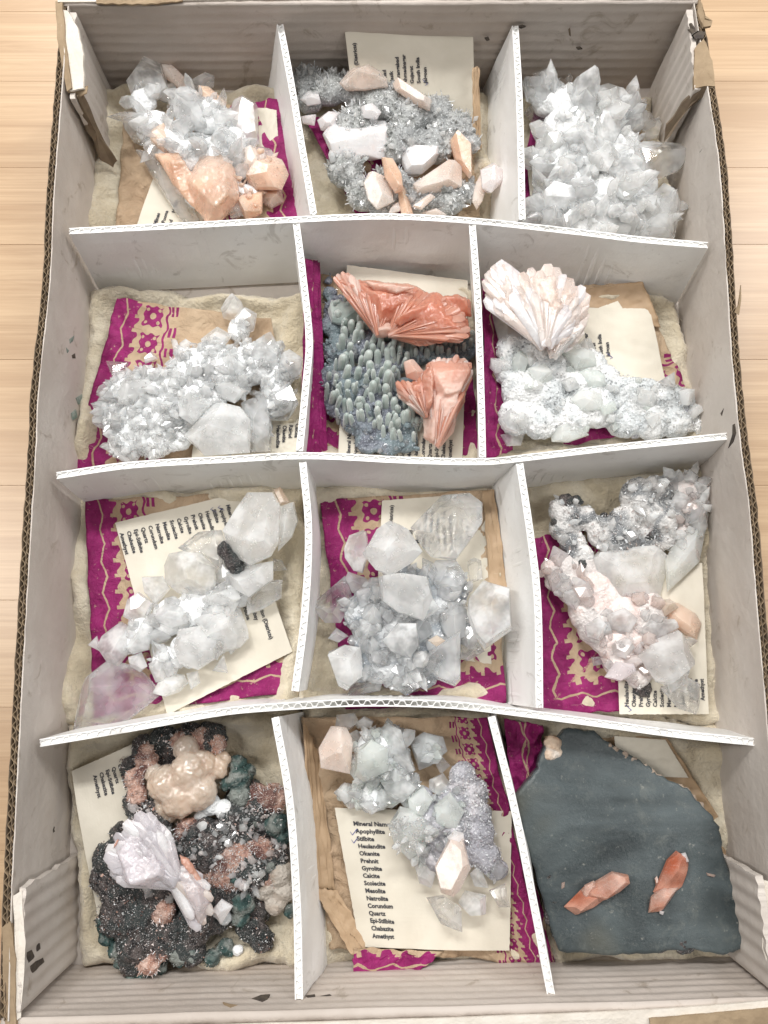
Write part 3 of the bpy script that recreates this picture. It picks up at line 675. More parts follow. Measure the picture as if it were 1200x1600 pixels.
card([(905, 588), (905, 492), (965, 470), (1040, 590)], [1.25, 1.6, 1.65, 1.2], 'creased label card with blank corner beside the pale peach fan', [], 7, .06)
_c7 = card([(900, 590), (893, 480), (1015, 482), (1040, 596)], [1.35, 1.7, 1.7, 1.3], 'folded label card listing districts right of the pale peach fan', [('Raigad', .95, .35), ('Ahmednagar', .95, .68), ('Gujarat', 1.0, 1.0), ('South India', 1.05, 1.32), ('Jalgoan', 1.1, 1.64)], 8, .08, ticks=((.98, 1.66),))
card([(373, 770), (457, 1018), (261, 1117), (180, 817)], [1.35, 1.35, 1.4, 1.3], 'large slanted label card under the cluster with one black patch', std(.45, .75, 5.35, rp=.335), 9, .1, ticks=((.4, 1.05), (.4, 1.4)))
card([(585, 1010), (597, 782), (757, 770), (768, 1038)], [1.35, 1.5, 1.45, 1.35], 'label card standing proud behind the big blocky clear crystals', std(.2, .55, 4.9, a=False), 10, .07)
card([(968, 1116), (960, 860), (1097, 880), (1108, 1116)], [1.35, 1.4, 1.7, 1.6], 'label card with curled right edge under the pink-grey mineral', [(t, .3, .4+.3*k) for k, t in enumerate(['Heulandite', 'Okenite', 'Prehnit', 'Gyrolite', 'Calcite', 'Scolecite', 'Mesolite', 'Natrolite', 'Quartz'])]+[('Epi-Stilbite', .5, 3.15), ('Chabazite', .55, 3.4), ('Amethyst', .6, 3.65)], 11, .07, ticks=((.1, .42),))
card([(236, 1150), (330, 1400), (160, 1470), (112, 1205)], [1.4, 1.2, 1.2, 1.5], 'shaded label card left of the dark teal-edged mineral', [(t, .55, .95+.32*k) for k, t in enumerate(NAMES[7:])], 12, .2)
card([(523, 1262), (800, 1268), (796, 1485), (562, 1480)], [1.75, 1.6, 1.5, 1.4], 'upright readable label card with two blue ticks in the bottom middle cell', std(.62, .68, 9.6, b=False, rp=.297)+[(t, 2.95, 1.62+.31*k) for k, t in enumerate(['Calcutta', 'Thone', 'Baroda', 'Mora'])], 13, .16, ticks=((.45, .98), (.45, 1.3)))
card([(960, 1150), (1040, 1156), (1075, 1215), (965, 1210)], [1.5, 1.4, 1.2, 1.2], 'plain cream paper corner above the dark polished slab', [], 14)
# ---------------------------------------------------------------- minerals
def polyhedron(pl):
    N = np.array([p[0] for p in pl]); D = np.array([p[1] for p in pl]); k = len(N)
    I_ = np.array([(i, j, l) for i in range(k) for j in range(i+1, k) for l in range(j+1, k)])
    A = N[I_]; det = np.linalg.det(A); ok = np.abs(det) > 1e-4; A = A[ok]; B_ = D[I_][ok]
    X = np.linalg.solve(A, B_[..., None])[..., 0]
    X = X[np.all(X @ N.T <= D+1e-6, axis=1)]
    return np.unique(np.round(X, 5), axis=0)
class Spec:
    def __init__(s, fr, label, seed, center, z0=1.3):
        s.fr = fr; s.k = FR[fr][2]/36.5; s.r = random.Random(seed); s.seed = seed
        o = WF(fr, *center, 0); s.th = Thing('mineral_specimen', label, 'mineral', (o.x, o.y, z0)); s.z0 = z0; s.B = []
    def blobs(s, name, mat, L, zs=.75, vox=.075, disp=((.25, .9), (.10, .25)), lift=0, top=None):
        """rock lumps: (x, y, r[, dz])"""
        bm = bmesh.new()
        for b in L:
            r = b[2]*s.k; dz = b[3] if len(b) > 3 else 0; hz = min(r*zs, 1.35)
            zc = s.z0+hz*.75+lift+dz; c = WF(s.fr, b[0], b[1], zc)
            s.B.append((c, r, hz))
            mt = Matrix.Translation((c-s.th.org)*CM) @ Matrix.Diagonal((r*CM, r*CM, hz*CM, 1))
            bmesh.ops.create_icosphere(bm, subdivisions=3, radius=1, matrix=mt)
        me = bpy.data.meshes.new(name); bm.to_mesh(me); bm.free(); me.materials.append(M[mat])
        o = bpy.data.objects.new(name, me); C.objects.link(o); o.parent = s.th.o
        rm = o.modifiers.new('r', 'REMESH'); rm.mode = 'VOXEL'; rm.voxel_size = vox*CM; rm.use_smooth_shade = True
        for i, (st, sz) in enumerate(disp):
            tx = bpy.data.textures.new('d', 'CLOUDS'); tx.noise_scale = sz*CM; tx.noise_depth = 3
            dm = o.modifiers.new('d', 'DISPLACE'); dm.texture = tx; dm.strength = st*CM; dm.mid_level = .5; dm.texture_coords = 'LOCAL'
        return o
    def height(s, p):
        z = s.z0+.35
        for c, r, hz in s.B:
            d2 = ((p.x-c.x)**2+(p.y-c.y)**2)/(r*r)
            if d2 < 1: z = max(z, c.z+hz*math.sqrt(1-d2))
        return z
    def gem(s, mat, out, tops=None, h=None, dz=0.0, name='crystal', z=None, blade=False):
        cx = sum(a for a, b in out)/len(out); cy = sum(b for a, b in out)/len(out)
        ext = math.sqrt(max(1, abs(sum(out[i][0]*out[(i+1) % len(out)][1]-out[(i+1) % len(out)][0]*out[i][1] for i in range(len(out))))/2))*s.k
        if h is None: h = max(.18, min(.9, ext*.42))
        if z is None: z = s.height(WF(s.fr, cx, cy, s.z0+1))+dz-h*.25
        z = max(z, s.z0+h*.6)
        r = s.r; pts = []
        if not blade:
            O = [WF(s.fr, x, y, z) for x, y in out]; ctr = sum(O, Vector())/len(O)
            ar = sum(O[i].x*O[(i+1) % len(O)].y-O[(i+1) % len(O)].x*O[i].y for i in range(len(O)))
            if ar < 0: O = O[::-1]
            inr = min(abs((ctr-O[i]).cross((O[(i+1) % len(O)]-O[i]).normalized()).length) for i in range(len(O))); pl = []
            for i in range(len(O)):
                p, q = O[i], O[(i+1) % len(O)]; e = (q-p).normalized(); n2 = Vector((e.y, -e.x, 0)); md = (p+q)/2
                for ang, pt in ((r.uniform(3, 14), md), (-r.uniform(18, 40), md-Vector((0, 0, .1*h)))):
                    nn = n2*math.cos(rad(ang))+Vector((0, 0, math.sin(rad(ang)))); pl.append((tuple(nn), nn.dot(pt)))
                if r.random() < .72:
                    ang = r.uniform(30, 62); pt = md-n2*inr*r.uniform(.04, .4)+Vector((0, 0, h*r.uniform(.15, .6)))
                    nn = n2*math.cos(rad(ang))+Vector((0, 0, math.sin(rad(ang)))); pl.append((tuple(nn), nn.dot(pt)))
            ta = r.uniform(0, 6.28); tl = rad(r.uniform(2, 20)); nn = Vector((math.cos(ta)*math.sin(tl), math.sin(ta)*math.sin(tl), math.cos(tl)))
            pl.append((tuple(nn), nn.dot(ctr+Vector((0, 0, h))))); pl.append(((0, 0, -1), -(z-h)))
            X = polyhedron(pl)
            if len(X) > 5: pts = [Vector(p) for p in X]
            else: blade = True
        if blade:
            for x, y in out:
                f = r.uniform(-.25, .25)*h
                pts.append(WF(s.fr, x, y, z+f)); pts.append(WF(s.fr, cx+(x-cx)*.97, cy+(y-cy)*.97, z-h*r.uniform(.35, .6)))
            if tops is None: tops = [(cx+(x-cx)*.4, cy+(y-cy)*.4) for x, y in out[::2]]
            for i, (x, y) in enumerate(tops):
                pts.append(WF(s.fr, x, y, z+h*r.uniform(.82, 1.08))); pts.append(WF(s.fr, cx*.5+x*.5, cy*.5+y*.5, z-h))
        vs, fs = hull(pts)
        o = mesh(name, vs, fs, mat, s.th)
        bv = o.modifiers.new('b', 'BEVEL'); bv.width = .018*CM; bv.segments = 1; bv.angle_limit = rad(14); bv.use_clamp_overlap = True
        return o
    def mass(s, name, mat, L, vox=.05, smooth=6, disp=((.12, .5), (.07, .14)), twist=(1, 1, 1)):
        V_, F_ = [], []
        for o, t, h, z in L:
            g0 = s.gem(mat, o, t, h=h, z=z); off = len(V_)
            V_ += [v.co.copy() for v in g0.data.vertices]; F_ += [[k+off for k in p.vertices] for p in g0.data.polygons]
            m0 = g0.data; bpy.data.objects.remove(g0); bpy.data.meshes.remove(m0)
        me = bpy.data.meshes.new(name); me.from_pydata(V_, [], F_); me.update(); me.materials.append(M[mat])
        o = bpy.data.objects.new(name, me); C.objects.link(o); o.parent = s.th.o
        rm = o.modifiers.new('r', 'REMESH'); rm.mode = 'VOXEL'; rm.voxel_size = vox*CM; rm.use_smooth_shade = True
        sm = o.modifiers.new('s', 'SMOOTH'); sm.iterations = smooth; sm.factor = .5
        for st, sz in disp:
            tx = bpy.data.textures.new('d', 'CLOUDS'); tx.noise_scale = sz*CM; tx.noise_depth = 3
            dm = o.modifiers.new('d', 'DISPLACE'); dm.texture = tx; dm.strength = st*CM; dm.mid_level = .5; dm.texture_coords = 'LOCAL'
        return o
    def gems(s, mat, L, **k):
        for o in L: s.gem(mat, o, **k)
    def fan(s, mat, piv, L, name='blade', z=None, th=.16, w0=.35, dz=0):
        """radiating blades: (end x, end y, end width)"""
        for i, (x, y, wd) in enumerate(L):
            dx, dy = x-piv[0], y-piv[1]; l = math.hypot(dx, dy); nx, ny = -dy/l, dx/l; a = wd/2
            tx, ty = dx/l*wd*.28, dy/l*wd*.28
            out = [(piv[0]+nx*a*w0, piv[1]+ny*a*w0), (x+nx*a*.92-tx, y+ny*a*.92-ty), (x+nx*a*.35+tx, y+ny*a*.35+ty), (x-nx*a*.4+tx*.9, y-ny*a*.4+ty*.9), (x-nx*a-tx, y-ny*a-ty), (piv[0]-nx*a*w0, piv[1]-ny*a*w0)]
            tp = [(piv[0]*.8+x*.2, piv[1]*.8+y*.2), (piv[0]*.15+x*.85+nx*a*.3, piv[1]*.15+y*.85+ny*a*.3), (piv[0]*.2+x*.8-nx*a*.35, piv[1]*.2+y*.8-ny*a*.35)]
            s.gem(mat if isinstance(mat, str) else mat[i % len(mat)], out, tp, h=th*s.r.uniform(.8, 1.3)*2, z=None if z is None else z+s.r.uniform(-.06, .06), dz=dz+s.r.uniform(-.1, .1), name=name, blade=True)
    def sheaf(s, mats, piv, arc, n, wd, z, th=.12, w0=.5, jl=.06, dome=.25, layers=(1.0, .72), name='blade'):
        """many thin blades side by side, swept along the arc"""
        P = resample([Vector((x, y, 0)) for x, y in arc], n)
        for li, f in enumerate(layers):
            L = []
            for i, p in enumerate(P):
                g_ = f*(1+s.r.uniform(-jl, jl*.6)); x = piv[0]+(p.x-piv[0])*g_+s.r.uniform(-3, 3); y = piv[1]+(p.y-piv[1])*g_+s.r.uniform(-3, 3)
                zz = z+dome*math.sin(math.pi*i/(n-1))+li*.10
                s.fan(mats[s.r.randrange(len(mats))], piv, [(x, y, wd*s.r.uniform(.7, 1.25)*(.75 if li else 1))], z=zz-.15, th=th, w0=w0, name=name)
    def surf(s, k=None, up=.15, B=None):
        B = B or s.B; r = s.r
        while True:
            wts = [b[1]**2 for b in B]; c, rr, hz = r.choices(B, wts)[0]
            zc = r.uniform(up, 1)**.8; a = r.uniform(0, 2*math.pi); q = math.sqrt(max(0, 1-zc*zc))
            d = Vector((q*math.cos(a), q*math.sin(a), zc)); p = c+Vector((d.x*rr, d.y*rr, d.z*hz))
            ins = False
            for c2, r2, h2 in s.B:
                if c2 is c: continue
                e = Vector(((p.x-c2.x)/r2, (p.y-c2.y)/r2, (p.z-c2.z)/h2))
                if e.length < .93: ins = True; break
            if not ins or r.random() < .02:
                return p, Vector((d.x/rr, d.y/rr, d.z/hz)).normalized()
    def cover(s, n, mats, lo, hi, kind='apo', parts=0, jit=.6, up=.15, name='crystal', sink=.3, asp=(.9, 1.8), B=None):
        """n small crystals on the rock; the biggest `parts` of them are parts of their own, the rest one druse"""
        acc = {m: ([], []) for m in mats}; items = []
        for i in range(n):
            p, nn = s.surf(up=up, B=B); size = lo+(hi-lo)*s.r.random()**2.2
            ax = (nn+Vector([s.r.gauss(0, jit) for _ in range(3)])*.7).normalized()
            if ax.z < .05: ax.z = .15; ax.normalize()
            items.append((size, p, ax))
        items.sort(key=lambda t: -t[0])
        for i, (size, p, ax) in enumerate(items):
            pv, pf = PROTO[kind][s.r.randrange(len(PROTO[kind]))]
            a_ = s.r.uniform(*asp); rot = ax.to_track_quat('Z', 'Y').to_matrix() @ Matrix.Rotation(s.r.uniform(0, 6.28), 3, 'Z')
            X = pv*np.array([size, size*s.r.uniform(.75, 1.1), size*a_]); X = X @ np.array(rot).T + np.array(p-ax*(size*sink))
            m = s.r.choice(mats)
            if i < parts: mesh(name, X, pf, m, s.th)
            else:
                vs, fs = acc[m]; o = len(vs); vs.extend(map(tuple, X)); fs.extend([[k+o for k in f] for f in pf])
        for m, (vs, fs) in acc.items():
            if vs: mesh('druse' if kind != 'flake' else 'fuzz', vs, fs, m, s.th, kind='stuff')
PROTO = {'apo': [], 'cube': [], 'needle': [], 'flake': [], 'tab': []}
pr_ = random.Random(77)
for q in range(8):
    j = lambda a=.05: pr_.uniform(-a, a)
    pts = [Vector((x*.42+j(), y*.42+j(), 0)) for x in (-1, 1) for y in (-1, 1)]
    a = pr_.uniform(.18, .5); b = (a+1)/2
    pts += [Vector((x*.5+j(), y*.5+j(), a+j())) for x in (-1, 1) for y in (-1, 1)]
    pts += [Vector((.5, j(), b+j())), Vector((-.5, j(), b+j())), Vector((j(), .5, b+j())), Vector((j(), -.5, b+j()))]
    t = pr_.choice((0, 0, .04, .14)); pts += [Vector((t*x+j(), t*y+j(), 1-t*.4)) for x, y in ((1, 0), (-1, 0), (0, 1), (0, -1))]
    v, f = hull(pts); PROTO['apo'].append((np.array([tuple(k) for k in v]), f))
    hx = [(.42*math.cos(k*math.pi/3+j(.25)), .42*math.sin(k*math.pi/3)) for k in range(6)]
    sh = pr_.uniform(.45, .75); pts = [Vector((x*.9, y*.9, 0)) for x, y in hx]+[Vector((x, y*pr_.uniform(.7, 1), sh+j(.1))) for x, y in hx]+[Vector((j(.12), j(.12), 1.1))]
    v, f = hull(pts); PROTO['apo'].append((np.array([tuple(k) for k in v]), f))
    pts = [Vector((x*.5+j(.1), y*.5+j(.1), z+j(.1))) for x in (-1, 1) for y in (-1, 1) for z in (0, .9)]+[Vector((j(.2), j(.2), 1.05))]
    v, f = hull(pts); PROTO['cube'].append((np.array([tuple(k) for k in v]), f))
    pts = [Vector((.12*math.cos(k*2.1)+j(.02), .12*math.sin(k*2.1), z*.8)) for k in range(3) for z in (0, 1)]+[Vector((0, 0, 1))]
    v, f = hull(pts); PROTO['needle'].append((np.array([tuple(k) for k in v]), f))
    pts = [Vector((j(.5), j(.5), pr_.uniform(0, .6))) for _ in range(5)]
    v, f = hull(pts); PROTO['flake'].append((np.array([tuple(k) for k in v]), f))
    pts = [Vector((x*.5+j(), y*.16, z)) for x in (-1, 1) for y in (-1, 1) for z in (0, .75)]+[Vector((x*.25, y*.1, 1)) for x in (-1, 1) for y in (-1, 1)]
    v, f = hull(pts); PROTO['tab'].append((np.array([tuple(k) for k in v]), f))

# --- top left: peach and clear
S = Spec('r1', 'clear pointed crystals with peach masses, slanting across the top left cell', 1, (780, 560), 1.5)
S.blobs('rock', 'icy_rock', [(560, 400, 60), (600, 500, 80), (680, 560, 95), (760, 620, 100), (840, 620, 100), (900, 560, 80), (820, 460, 90), (740, 420, 80), (960, 640, 80), (1040, 680, 70), (860, 740, 100), (960, 780, 70), (780, 760, 70)], lift=.2)
S.gems('ice', [[(578, 198), (625, 240), (660, 350), (600, 400), (520, 390), (493, 320)]], tops=[(590, 300), (560, 340)], h=.8)
S.gems('clear', [[(740, 350), (755, 310), (800, 285), (838, 300), (835, 335), (780, 352)], [(655, 400), (700, 365), (770, 358), (830, 430), (810, 500), (740, 510), (680, 460)],
  [(460, 462), (490, 425), (540, 430), (580, 490), (575, 550), (500, 555), (485, 500)], [(700, 580), (760, 560), (830, 590), (810, 640), (730, 650)], [(835, 520), (880, 490), (925, 520), (930, 570), (880, 590), (840, 570)],
  [(700, 520), (740, 508), (790, 530), (780, 570), (710, 560)], [(620, 340), (680, 330), (705, 370), (660, 400), (610, 385)], [(885, 790), (930, 740), (970, 750), (945, 840), (900, 850)], [(560, 500), (600, 470), (640, 500), (610, 540), (570, 545)],
  [(910, 600), (960, 560), (1000, 580), (970, 640), (920, 640)], [(1000, 590), (1060, 580), (1080, 620), (1040, 660)]])
S.gem('milky', [(900, 430), (910, 395), (940, 378), (1005, 415), (1012, 560), (960, 575), (905, 540)], [(940, 420), (985, 430), (960, 540)], dz=.2)
S.gem('glass', [(530, 590), (600, 600), (800, 868), (720, 878), (600, 700)], z=1.9, h=.5)
S.gems('pale_peach', [[(628, 240), (660, 245), (735, 320), (715, 360), (640, 300)], [(512, 405), (560, 410), (575, 450), (530, 450)], [(930, 600), (1010, 572), (1040, 640), (1000, 690), (940, 650)]])
S.gems('peach', [[(775, 345), (815, 340), (885, 400), (860, 440), (800, 400)], [(590, 560), (600, 500), (640, 480), (670, 540), (650, 600)], [(600, 600), (700, 600), (740, 700), (800, 860), (680, 720)],
  [(960, 700), (1040, 600), (1100, 620), (1128, 680), (1100, 740), (1000, 740)], [(1020, 740), (1100, 730), (1108, 790), (1060, 815), (1020, 790)], [(930, 800), (980, 740), (1025, 750), (1025, 830), (960, 860)]])
S.mass('peach_mass', 'peach', [([(735, 690), (780, 610), (860, 600), (920, 660), (935, 770), (860, 860), (800, 872), (740, 770)], [(850, 660), (800, 720), (860, 780), (800, 820)], .7, 3.0), ([(600, 600), (700, 600), (760, 700), (800, 860), (690, 740)], None, .4, 2.9)], disp=((.16, .5), (.04, .12)), smooth=14)
S.cover(130, ['clear', 'ice', 'clear'], .2, .8, parts=60, B=S.B[:9], jit=1, asp=(1.1, 2.2))
S.cover(60, ['peach', 'pale_peach'], .2, .5, parts=20, B=S.B[8:])
# --- top middle: grey druse with white slab
S = Spec('r2', 'speckled grey druse with large white and peach slab crystals, top middle cell', 2, (620, 620), 1.4)
S.blobs('rock', 'grey_druse', [(230, 360, 80), (330, 400, 95), (240, 450, 70), (450, 400, 100), (560, 450, 110), (680, 520, 110), (800, 500, 90), (900, 570, 85), (950, 640, 65), (450, 560, 110), (640, 640, 110), (800, 650, 100), (400, 760, 95), (480, 870, 90), (600, 830, 100), (740, 880, 90), (860, 890, 85), (950, 860, 60), (560, 930, 60)], zs=.65)
S.cover(2600, ['grey_druse', 'smoky', 'grey_druse', 'white_druse'], .06, .24, 'needle', jit=.8, asp=(1, 2.2))
S.cover(500, ['ice', 'milky', 'smoky', 'grey_druse'], .1, .34, 'apo', parts=60)
S.gem('pearl', [(298, 600), (350, 535), (590, 535), (640, 600), (600, 692), (560, 705), (340, 695)], [(370, 560), (585, 562), (600, 600), (565, 672), (350, 668)], h=.55, dz=.5)
S.gems('pearl', [[(270, 530), (300, 505), (380, 510), (350, 580), (290, 580)], [(640, 700), (680, 645), (850, 650), (840, 690), (740, 775), (670, 775)], [(195, 440), (230, 405), (280, 420), (290, 460), (230, 470)], [(200, 520), (270, 510), (262, 560), (210, 552)], [(470, 480), (520, 460), (560, 500), (540, 530), (480, 525)]], dz=.35)
S.gems('pale_peach', [[(372, 370), (420, 310), (520, 285), (585, 350), (590, 385), (480, 400), (400, 400)], [(610, 370), (650, 358), (785, 450), (775, 492), (720, 470), (620, 400)], [(700, 830), (860, 720), (920, 740), (920, 830), (850, 850), (720, 870)],
  [(480, 830), (500, 780), (600, 800), (615, 900), (540, 935), (500, 890)], [(700, 920), (780, 865), (800, 880), (740, 935)], [(975, 830), (1010, 760), (1040, 800), (1010, 900), (985, 935), (965, 900)], [(600, 930), (640, 900), (650, 940), (590, 960)], [(740, 950), (800, 930), (850, 960), (760, 970)]], dz=.4)
S.gems('peach', [[(840, 660), (890, 608), (965, 680), (965, 780), (930, 830), (890, 720)], [(560, 705), (610, 710), (650, 780), (660, 850), (620, 860), (575, 790)], [(625, 820), (660, 810), (705, 965), (650, 967)]], dz=.5)
S.gem('pearl', [(1000, 760), (1060, 725), (1115, 760), (1110, 800), (1050, 860), (1010, 840)], dz=.8)
# --- top right: icy cluster
S = Spec('r3', 'icy white cluster of clear pointed crystals, top right cell', 3, (500, 700), 1.3)
S.blobs('rock', 'icy_rock', [(260, 420, 90), (380, 440, 100), (480, 520, 110), (330, 560, 110), (300, 680, 110), (440, 680, 130), (560, 640, 110), (350, 820, 120), (500, 840, 130), (640, 800, 100), (250, 900, 90), (420, 950, 110), (600, 940, 110), (720, 920, 90), (600, 500, 70)], zs=.75)
S.gems('clear', [[(155, 350), (180, 330), (300, 332), (335, 370), (260, 440), (170, 430)], [(335, 340), (350, 315), (368, 330), (360, 360)], [(370, 350), (385, 325), (420, 328), (460, 380), (440, 450), (390, 450)], [(600, 460), (680, 425), (685, 450), (650, 540), (600, 560)],
  [(540, 400), (580, 370), (600, 400), (590, 440), (545, 430)], [(600, 400), (632, 385), (638, 435), (600, 440)], [(665, 540), (735, 500), (745, 530), (730, 585), (665, 605)], [(690, 850), (750, 790), (830, 870), (800, 1020), (650, 1010), (640, 920)],
  [(570, 840), (620, 790), (680, 820), (670, 870), (630, 900), (580, 870)], [(190, 560), (215, 520), (240, 560), (220, 620)], [(380, 620), (420, 600), (460, 630), (450, 670), (400, 660)], [(160, 480), (190, 450), (270, 460), (260, 510), (190, 515)]])
S.gem('clear', [(590, 640), (700, 597), (790, 600), (850, 625), (858, 680), (820, 725), (740, 760), (640, 770)], [(700, 640), (800, 640), (790, 690), (700, 720)], h=.8, dz=.7)
S.gem('ice', [(460, 540), (500, 450), (575, 435), (592, 520), (530, 640), (465, 610)], [(540, 470), (560, 520), (510, 590)], h=.7, dz=.3)
S.gems('ice', [[(430, 900), (600, 905), (650, 950), (600, 1010), (450, 1010)], [(200, 660), (250, 600), (290, 640), (270, 720), (210, 700)], [(280, 580), (360, 540), (400, 600), (380, 700), (300, 720)], [(460, 700), (520, 640), (570, 700), (540, 800), (470, 790)],
  [(400, 780), (440, 790), (480, 880), (400, 900), (370, 830)], [(230, 830), (300, 770), (380, 790), (380, 880), (250, 890)], [(150, 920), (230, 880), (330, 920), (330, 970), (160, 960)], [(285, 730), (370, 730), (400, 770), (330, 790)], [(460, 440), (500, 410), (530, 440), (480, 480)]])
S.cover(260, ['clear', 'ice', 'ice', 'milky'], .25, 1.15, parts=140, asp=(1.1, 2.1), jit=.9, sink=.45)
# --- second row left: sparkling white cluster
S = Spec('r4', 'sparkling white crystal cluster with fine druse, second row left cell', 4, (620, 850), 1.4)
S.blobs('rock', 'icy_rock', [(300, 860, 110), (400, 840, 120), (250, 950, 100), (350, 1000, 120), (450, 950, 120), (300, 1080, 100), (430, 1070, 100), (520, 820, 110), (600, 740, 110), (700, 700, 100), (640, 900, 130), (780, 780, 120), (880, 720, 110), (960, 700, 90), (1020, 760, 80), (1000, 880, 90), (820, 560, 60), (760, 1020, 110), (900, 1000, 80), (540, 1060, 70)], zs=.72)
S.gems('ice', [[(735, 455), (760, 410), (790, 385), (830, 420), (850, 470), (800, 520), (745, 500)], [(800, 500), (850, 450), (905, 480), (890, 560), (820, 590)], [(500, 600), (530, 605), (550, 660), (515, 662)], [(540, 620), (570, 597), (605, 620), (560, 660)], [(380, 680), (410, 655), (440, 690), (380, 715)],
  [(900, 610), (970, 565), (1010, 640), (1000, 720), (930, 740), (870, 700)], [(1000, 700), (1060, 650), (1120, 690), (1110, 760), (1030, 810), (980, 780)], [(740, 690), (800, 680), (860, 720), (830, 770), (760, 760)], [(150, 860), (200, 825), (240, 860), (200, 895)], [(130, 910), (170, 890), (220, 950), (170, 980)],
  [(480, 1010), (520, 980), (545, 1030), (500, 1060)], [(285, 985), (340, 950), (392, 985), (340, 1037)]])
S.gems('milky', [[(255, 860), (290, 780), (400, 780), (430, 850), (380, 910), (260, 915)], [(540, 870), (640, 850), (700, 900), (600, 1000), (540, 960)], [(700, 800), (800, 790), (860, 840), (800, 900), (720, 870)], [(640, 600), (720, 540), (790, 580), (740, 650), (660, 660)]])
S.gem('milky', [(560, 1050), (700, 900), (830, 920), (875, 980), (870, 1130), (660, 1145)], [(740, 950), (840, 980), (740, 1080)], h=.8, dz=.3)
S.gems('glass', [[(200, 705), (300, 710), (370, 730), (340, 770), (260, 780), (240, 810)], [(960, 850), (1060, 800), (1100, 900), (1050, 980), (970, 980)], [(830, 900), (960, 860), (972, 1000), (970, 1130), (870, 1135)]])
S.cover(1300, ['clear', 'ice', 'ice'], .08, .5, parts=150, jit=.9, sink=.5, asp=(1.0, 1.9))
# --- second row middle: green-grey fingers, salmon masses
S = Spec('r5', 'green-grey finger-like chalcedony with two salmon crystal masses, second row middle cell', 5, (600, 700), 1.3)
S.blobs('rock', 'violet_rock', [(300, 420, 90), (250, 330, 45), (265, 500, 70), (300, 620, 90), (260, 760, 80), (350, 800, 110), (300, 900, 90), (420, 600, 100), (480, 800, 130), (560, 650, 130), (400, 980, 100), (520, 960, 120), (640, 980, 100), (460, 1090, 80), (560, 1110, 80), (640, 1100, 70), (700, 620, 100), (820, 620, 100), (940, 620, 80), (680, 850, 100), (860, 760, 110), (820, 900, 100), (246, 260, 28)], zs=.6)
S.cover(500, ['violet_rock', 'smoky'], .08, .3, 'apo', parts=30)
poly = [(250, 380), (400, 390), (470, 560), (620, 560), (1000, 565), (1000, 650), (760, 665), (640, 690), (600, 850), (720, 990), (700, 1130), (580, 1110), (430, 1030), (300, 1000), (215, 870), (300, 700), (310, 560)]
def inside(x, y, P):
    c = False
    for i in range(len(P)):
        (x1, y1), (x2, y2) = P[i], P[i-1]
        if (y1 > y) != (y2 > y) and x < (x2-x1)*(y-y1)/(y2-y1)+x1: c = not c
    return c
r = random.Random(8); pts = []
for _ in range(9000):
    x, y = r.uniform(200, 1010), r.uniform(370, 1140)
    if inside(x, y, poly) and all((x-a)**2+((y-b)*.55)**2 > r.uniform(18, 37)**2 for a, b in pts): pts.append((x, y))
def capsule(base, tip, r0, r1, seed):
    ax = (tip-base); L = ax.length; q = ax.to_track_quat('Z', 'Y').to_matrix(); vs, fs = [], []; n = 10
    prof = [(0, r0*.9), (.35, r0), (.7, r1), (.87, r1*.93), (.95, r1*.7), (1.0, r1*.25)]
    for t, rr in prof:
        for k in range(n):
            a = 2*math.pi*k/n; w_ = 1+.12*nz(math.cos(a)*1.5, math.sin(a)*1.5+t*2, seed)
            vs.append(base+q @ Vector((rr*w_*math.cos(a), rr*w_*math.sin(a), L*t)))
    for j in range(len(prof)-1):
        for k in range(n): a, b = j*n+k, j*n+(k+1) % n; fs.append((a, b, b+n, a+n))
    fs.append(tuple(range((len(prof)-1)*n, len(prof)*n))); return vs, fs
for i, (x, y) in enumerate(pts):
    low = x < 330 or y > 1000
    z = S.height(WF('r5', x, y, 2)); b = WF('r5', x, y+r.uniform(10, 30), z-.35)
    if x > 680 and y < 680: t = WF('r5', x+r.uniform(-6, 6), y-r.uniform(35, 60), z+.5)
    else: t = WF('r5', x+r.uniform(-24, 34), y-r.uniform(45, 95), z+r.uniform(.30, .75))
    rr = r.uniform(.085, .185); v, f = capsule(b, t, rr, rr*r.uniform(.8, 1.15), i*.7)
    mesh('chalcedony_finger', v, f, 'chalcedony', S.th, smooth=True)
S.gem('chalcedony', [(240, 420), (260, 360), (360, 370), (410, 400), (400, 470), (330, 500), (260, 480)], h=.3, dz=.1, name='chalcedony_lump')
S.mass('salmon_mass', 'salmon', [([(268, 240), (345, 230), (430, 290), (480, 400), (470, 500), (400, 420), (300, 330)], [(330, 260), (420, 350), (440, 430)], .5, 3.0),
  ([(350, 262), (450, 262), (600, 262), (700, 276), (800, 335), (700, 430), (580, 490), (500, 552), (465, 480)], [(480, 300), (640, 310), (600, 400), (500, 470)], .65, 3.0),
  ([(580, 480), (800, 330), (900, 380), (965, 460), (987, 555), (740, 592), (620, 545)], [(700, 440), (800, 380), (930, 480), (740, 520)], .75, 3.05),
  ([(840, 345), (900, 330), (985, 370), (990, 450), (930, 440)], None, .5, 3.0), ([(580, 480), (700, 400), (790, 370), (760, 420), (620, 500)], None, .25, 3.75)], disp=((.18, .7), (.06, .16)), smooth=5)
S.mass('pale_crust', 'salmon_pale', [([(480, 500), (560, 480), (600, 520), (560, 555), (490, 555)], None, .4, 3.2), ([(430, 262), (520, 270), (640, 290), (700, 300), (600, 330), (480, 310)], None, .25, 3.65)], smooth=2)
S.mass('salmon_mass', 'salmon_pale', [([(750, 700), (800, 668), (960, 658), (988, 750), (930, 870), (800, 900), (745, 800)], [(820, 720), (940, 720), (880, 820)], .7, 2.9),
  ([(740, 870), (930, 850), (900, 1050), (820, 1138), (740, 1080)], [(800, 900), (880, 930), (820, 1050)], .6, 2.6)], disp=((.16, .6), (.06, .16)), smooth=4)
